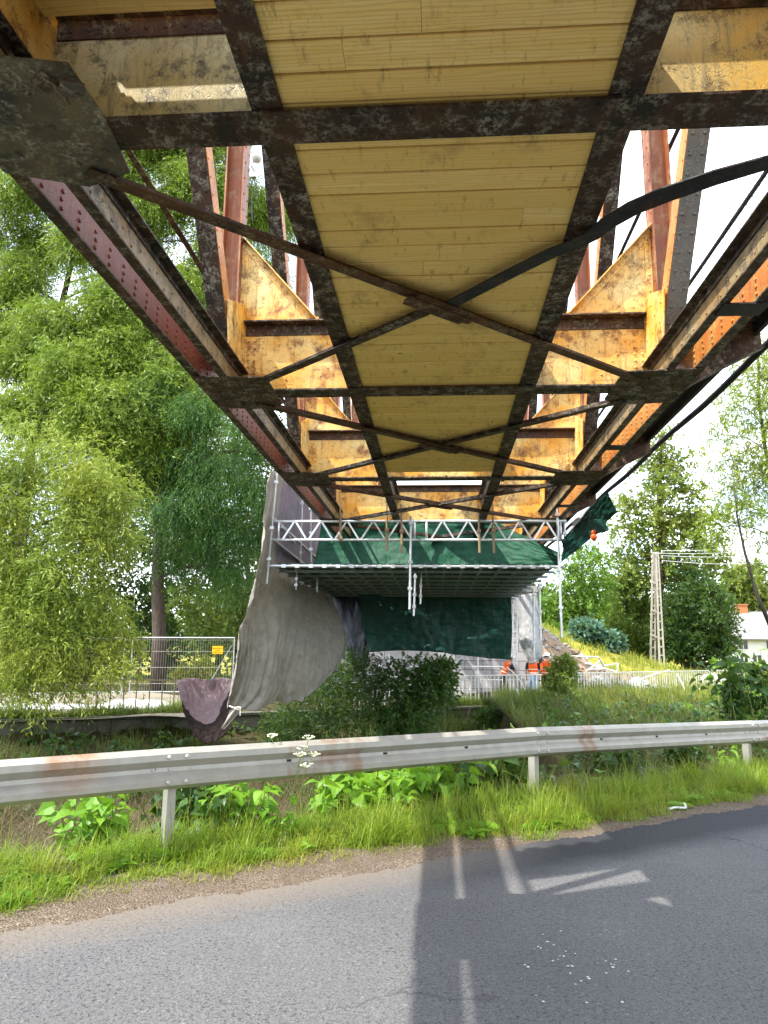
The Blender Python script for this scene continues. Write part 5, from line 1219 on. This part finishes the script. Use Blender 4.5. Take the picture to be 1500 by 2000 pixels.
# flowering umbel
ur = empty('umbel_plant', atz(556, 1640, 0), 'tall umbel plant with small cream flower heads in front of the rail', 'plant'); b0 = atz(556, 1640, 0); Yb = b0.y
m = MB(); st = at(572, 1545, Yb); heads = []; m.path([b0, b0.lerp(st, .5)+V((.01, 0, 0)), st], [.009, .008, .006], 6); fq = MB()
for px, py, fr_ in ((530, 1442, st), (602, 1446, st), (546, 1476, at(558, 1510, Yb)), (590, 1466, st), (612, 1478, at(590, 1500, Yb)), (600, 1500, at(585, 1530, Yb)), (585, 1478, st)):
    e = at(px, py, Yb+random.uniform(-.1, .1)); m.path([fr_, fr_.lerp(e, .6)+V((0, 0, -.01)), e], [.005, .004, .003], 5)
    fq = MB(); heads.append(fq)
    for j in range(11):
        d = rdir(1)[0]; q = e+V((d[0]*.055, d[1]*.055, .018+abs(d[2])*.02)); fq.path([e, q], [.0018, .0012], 3, cap=False); fq.ball(q, (.011, .011, .006), 6, 4)
m.path([st, fr_], .004, 5); m.build('stem', MT['stem'], ur); [fq.build('flower_head', MT['umbel'], ur) for fq in heads]
bs = np.array([b0.lerp(st, t) for t in rng.uniform(.2, 1, 14)]); dd = unit(rng.normal(size=(14, 3))*np.array([1, 1, .3])); quads('foliage', broad(bs, dd, unit(np.array([0, 0, 1.])+rng.normal(size=(14, 3))*.3), rng.uniform(.04, .08, 14)), MT['knot'], ur)

EX = np.array([-9, -2.64, -1.69, -.24, .4, .85, 2.2, 3.78, 9]); ET = np.array([5.25, 5.34, 5.55, 5.47, 5.22, 5.10, 5.12, 5.34, 5.4])
# low broad-leaved rosettes in the verge
qs = []
for i in range(150):
    x = random.uniform(-4.5, 8); t = np.interp(x, EX, ET)+random.uniform(.02, .75); p = road_pt(x, t); nl_ = random.randint(5, 9); az = np.arange(nl_)*2.4+random.random()*6
    d = unit(np.stack([np.cos(az), np.sin(az), rng.uniform(.15, .9, nl_)], 1)); qs.append(broad(np.tile([p[0], p[1], hz(*p)+.02], (nl_, 1))+d*.02, d, unit(np.array([0, 0, 1.])+rng.normal(size=(nl_, 3))*.3), rng.uniform(.05, .13, nl_)))
tag(quads('verge_weeds', np.concatenate(qs), MT['knot']), 'low leafy weeds dotted through the verge grass', 'weeds', kind='stuff')
def weeds(n, pts, hmax, s0, s1, mat, label):
    qs = []
    for i in range(n):
        x, y = pts[i]; z0 = hz(x, y); hh = random.uniform(.15, 1.)*hmax; nl_ = random.randint(5, 11); az = np.arange(nl_)*2.4+random.random()*6
        d = unit(np.stack([np.cos(az), np.sin(az), rng.uniform(-.3, .6, nl_)], 1)); zz = rng.uniform(.1, 1, nl_)*hh
        qs.append(broad(np.stack([x+d[:, 0]*.04, y+d[:, 1]*.04, z0+zz], 1), d, unit(np.array([0, 0, 1.])+rng.normal(size=(nl_, 3))*.45), rng.uniform(s0, s1, nl_)))
    tag(quads('bank_weeds', np.concatenate(qs), MT[mat]), label, 'weeds', kind='stuff')
def _band(n, x0, x1, t0, t1):
    x = rng.uniform(x0, x1, n); t = rng.uniform(t0, t1, n); return np.stack([x, t/.812+.72*x], 1)
def _fb(n, x0, x1, u0, u1):
    x = rng.uniform(x0, x1, n); u = rng.uniform(u0, u1, n); return np.stack([x, u*1.166+.6*x+26.9], 1)
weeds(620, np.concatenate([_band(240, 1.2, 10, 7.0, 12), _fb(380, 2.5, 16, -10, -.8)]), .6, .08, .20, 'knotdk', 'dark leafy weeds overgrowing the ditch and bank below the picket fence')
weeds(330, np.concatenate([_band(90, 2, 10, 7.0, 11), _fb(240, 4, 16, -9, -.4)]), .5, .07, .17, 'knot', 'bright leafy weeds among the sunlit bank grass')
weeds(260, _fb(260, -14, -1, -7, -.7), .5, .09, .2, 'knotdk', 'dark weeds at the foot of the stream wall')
# --- grass
def blades(pos, h, w, lean, curl=.5):
    n = len(pos); az = rng.random(n)*6.283; d = np.stack([np.cos(az), np.sin(az), np.zeros(n)], 1); sd = np.stack([-np.sin(az), np.cos(az), np.zeros(n)], 1)
    ln = (np.broadcast_to(lean, (n,))*rng.uniform(.2, 1.3, n))[:, None]; h = np.broadcast_to(h, (n,))[:, None]; w = np.broadcast_to(w, (n,))[:, None]; up = np.array([0, 0, 1.])
    p1 = pos+up*h*.55*(1-.25*ln)+d*h*.35*ln; p2 = pos+up*h*(1-.5*curl*ln-.2*ln*ln)+d*h*(.9*ln)
    return np.concatenate([np.stack([pos-sd*w/2, pos+sd*w/2, p1+sd*w*.4, p1-sd*w*.4], 1), np.stack([p1-sd*w*.4, p1+sd*w*.4, p2+sd*w*.05, p2-sd*w*.05], 1)])
def tufts(xt, per, r, h, w, lean, up_z=0.):
    n = len(xt); k = n*per; c = np.repeat(xt, per, 0); off = rng.normal(size=(k, 2))*r; P = c+off
    pn = np.clip(.95+.45*np.sin(xt[:, 0]*3.7+1.3*np.sin(xt[:, 1]*2.9))*np.sin(xt[:, 1]*4.3-xt[:, 0]*1.9), .45, 1.4)
    hh = np.repeat(rng.uniform(.45, 1.3, n)*pn, per)*rng.uniform(.6, 1.2, k)*h
    return blades(np.stack([P[:, 0], P[:, 1], H(P[:, 0], P[:, 1])+up_z], 1), hh, w*rng.uniform(.6, 1.3, k), lean)
def verge(n, x0, x1, t1, bias=1.):
    t1 = t1-.35
    x = rng.uniform(x0, x1, n); e = np.interp(x, EX, ET)+.10*np.sin(x*5.3)+.06*np.sin(x*13.1); t = e+(t1-e)*rng.random(n)**bias
    return np.stack([x, t/.812+.72*x], 1)
q = np.concatenate([tufts(verge(1250, -5, 9, 6.75), 22, .04, .20, .0068, 1.05), tufts(verge(420, -5, 9, 6.7), 26, .045, .30, .0072, .95), tufts(verge(900, -5, 9, 5.9, 1.3), 16, .05, .12, .0065, 1.3)])
tag(quads('verge_grass', q, MT['grass']), 'bright green grass strip along the road edge under the guardrail', 'grass', kind='stuff')
q = np.concatenate([tufts(verge(260, -5, 9, 6.7), 6, .05, .40, .004, .45), tufts(verge(500, -5, 9, 5.6, .8), 10, .05, .09, .006, 1.4)])
tag(quads('dry_grass', q, MT['grassyl']), 'pale dry grass stems among the verge grass', 'grass', kind='stuff')
def fbank(n, x0, x1, u0, u1):
    x = rng.uniform(x0, x1, n); u = rng.uniform(u0, u1, n); return np.stack([x, u*1.166+.6*x+26.9], 1)
def band(n, x0, x1, t0, t1):
    x = rng.uniform(x0, x1, n); t = rng.uniform(t0, t1, n); return np.stack([x, t/.812+.72*x], 1)
q = np.concatenate([tufts(band(4200, -9, 12, 6.6, 13.5), 16, .11, .42, .008, 1.5), tufts(band(2600, -12, 1, 11, 19), 16, .14, .5, .012, 1.4), tufts(band(800, -9, 12, 6.6, 9), 14, .1, .36, .006, 1.1)])
q = np.concatenate([q, tufts(fbank(900, -3, 18, -9, -.8), 14, .2, .6, .016, 1.4)])
tag(quads('dead_grass', q, MT['hay']), 'matted dead brown grass on the ditch bank behind the rail', 'grass', kind='stuff')
q = np.concatenate([tufts(band(700, 1.0, 12, 6.8, 12), 16, .10, .38, .008, 1.0), tufts(band(70, -9, -3.2, 6.7, 9), 14, .1, .34, .008, .9)])
tag(quads('ditch_grass', q, MT['grassdk']), 'green tufts on the ditch bank behind the rail', 'grass', kind='stuff')
q = np.concatenate([tufts(fbank(420, -14, -7.6, -.55, .25), 20, .12, .5, .014, 1.3), tufts(fbank(330, -16, -6, -6, -1.2), 18, .2, .5, .016, 1.2), tufts(fbank(520, -1, 3.2, -.6, .25), 20, .13, .5, .015, 1.3), tufts(fbank(700, -2, 4, -5.5, -.9), 18, .2, .6, .017, 1.1), tufts(fbank(500, 2.5, 16, -.5, .3), 20, .14, .5, .016, 1.3), tufts(fbank(1500, 2, 18, -5, -.5), 22, .22, .62, .022, 1.1), tufts(fbank(1700, -3, 18, -10.5, -4), 20, .22, .6, .02, 1.1), tufts(fbank(260, -1, 4, -2.5, .4), 20, .16, .5, .018, 1.1)])
tag(quads('bank_grass', q, MT['grassdk']), 'long drooping grass hanging over the stream wall and bank', 'grass', kind='stuff')
q = np.concatenate([tufts(fbank(1500, 5, 18, -6, -.6), 22, .22, .66, .022, 1.1), tufts(fbank(200, 5.5, 18, -.4, .3), 16, .14, .4, .016, 1.2)])
tag(quads('sunlit_bank_grass', q, MT['grassyl']), 'sunlit yellow-green grass on the bank below the cream picket fence', 'grass', kind='stuff')
n = 5200; P = np.stack([rng.uniform(6, 46, n), rng.uniform(39.5, 74, n)], 1)
q = tufts(P, 9, .3, .55, .045, .8); tag(quads('meadow_grass', q, MT['grassyl']), 'tall sunlit yellow grass of the meadow around the power pole', 'grass', kind='stuff')

print('CROWN QUADS', NQ)
# ------------------------------------------------------------------ light
TRAVEL = V((.56, .29, -1)).normalized(); S = -TRAVEL
sun = bpy.data.lights.new('sun', 'SUN'); sun.energy = 2.6; sun.angle = math.radians(.5); sun.color = (1, .95, .86)
so = bpy.data.objects.new('sun', sun); COL.objects.link(so); so.rotation_euler = TRAVEL.to_track_quat('-Z', 'Y').to_euler(); so.location = (-10, -8, 30)
w = bpy.data.worlds.new('World'); sc.world = w; w.use_nodes = True; nt = w.node_tree; nt.nodes.clear()
out = nt.nodes.new('ShaderNodeOutputWorld'); bg = nt.nodes.new('ShaderNodeBackground'); nt.links.new(bg.outputs[0], out.inputs[0])
sky = nt.nodes.new('ShaderNodeTexSky'); sky.sky_type = 'NISHITA'; sky.sun_disc = False; sky.sun_elevation = math.asin(S.z); sky.sun_rotation = math.atan2(S.x, S.y)
tc = nt.nodes.new('ShaderNodeTexCoord'); mp = nt.nodes.new('ShaderNodeMapping'); nt.links.new(tc.outputs['Generated'], mp.inputs[0]); mp.inputs['Scale'].default_value = (1, 1, 2.6)
nz = nt.nodes.new('ShaderNodeTexNoise'); nt.links.new(mp.outputs[0], nz.inputs['Vector']); nz.inputs['Scale'].default_value = 2.6; nz.inputs['Detail'].default_value = 9; nz.inputs['Roughness'].default_value = .58; nz.inputs['Distortion'].default_value = .3
cr = nt.nodes.new('ShaderNodeValToRGB'); nt.links.new(nz.outputs['Fac'], cr.inputs[0]); cr.color_ramp.elements[0].position = .36; cr.color_ramp.elements[1].position = .58
mx = nt.nodes.new('ShaderNodeMix'); mx.data_type = 'RGBA'; nt.links.new(cr.outputs[0], mx.inputs[0]); nt.links.new(sky.outputs[0], mx.inputs[6]); mx.inputs[7].default_value = (7.0, 7.3, 7.7, 1)
nt.links.new(mx.outputs[2], bg.inputs[0]); bg.inputs[1].default_value = .15
sc.view_settings.view_transform = 'Standard'; sc.view_settings.look = 'None'; sc.view_settings.gamma = 1; sc.view_settings.exposure = 1.85
sc.cycles.max_bounces = 7; sc.cycles.diffuse_bounces = 4; sc.cycles.transmission_bounces = 4; sc.cycles.use_denoising = True
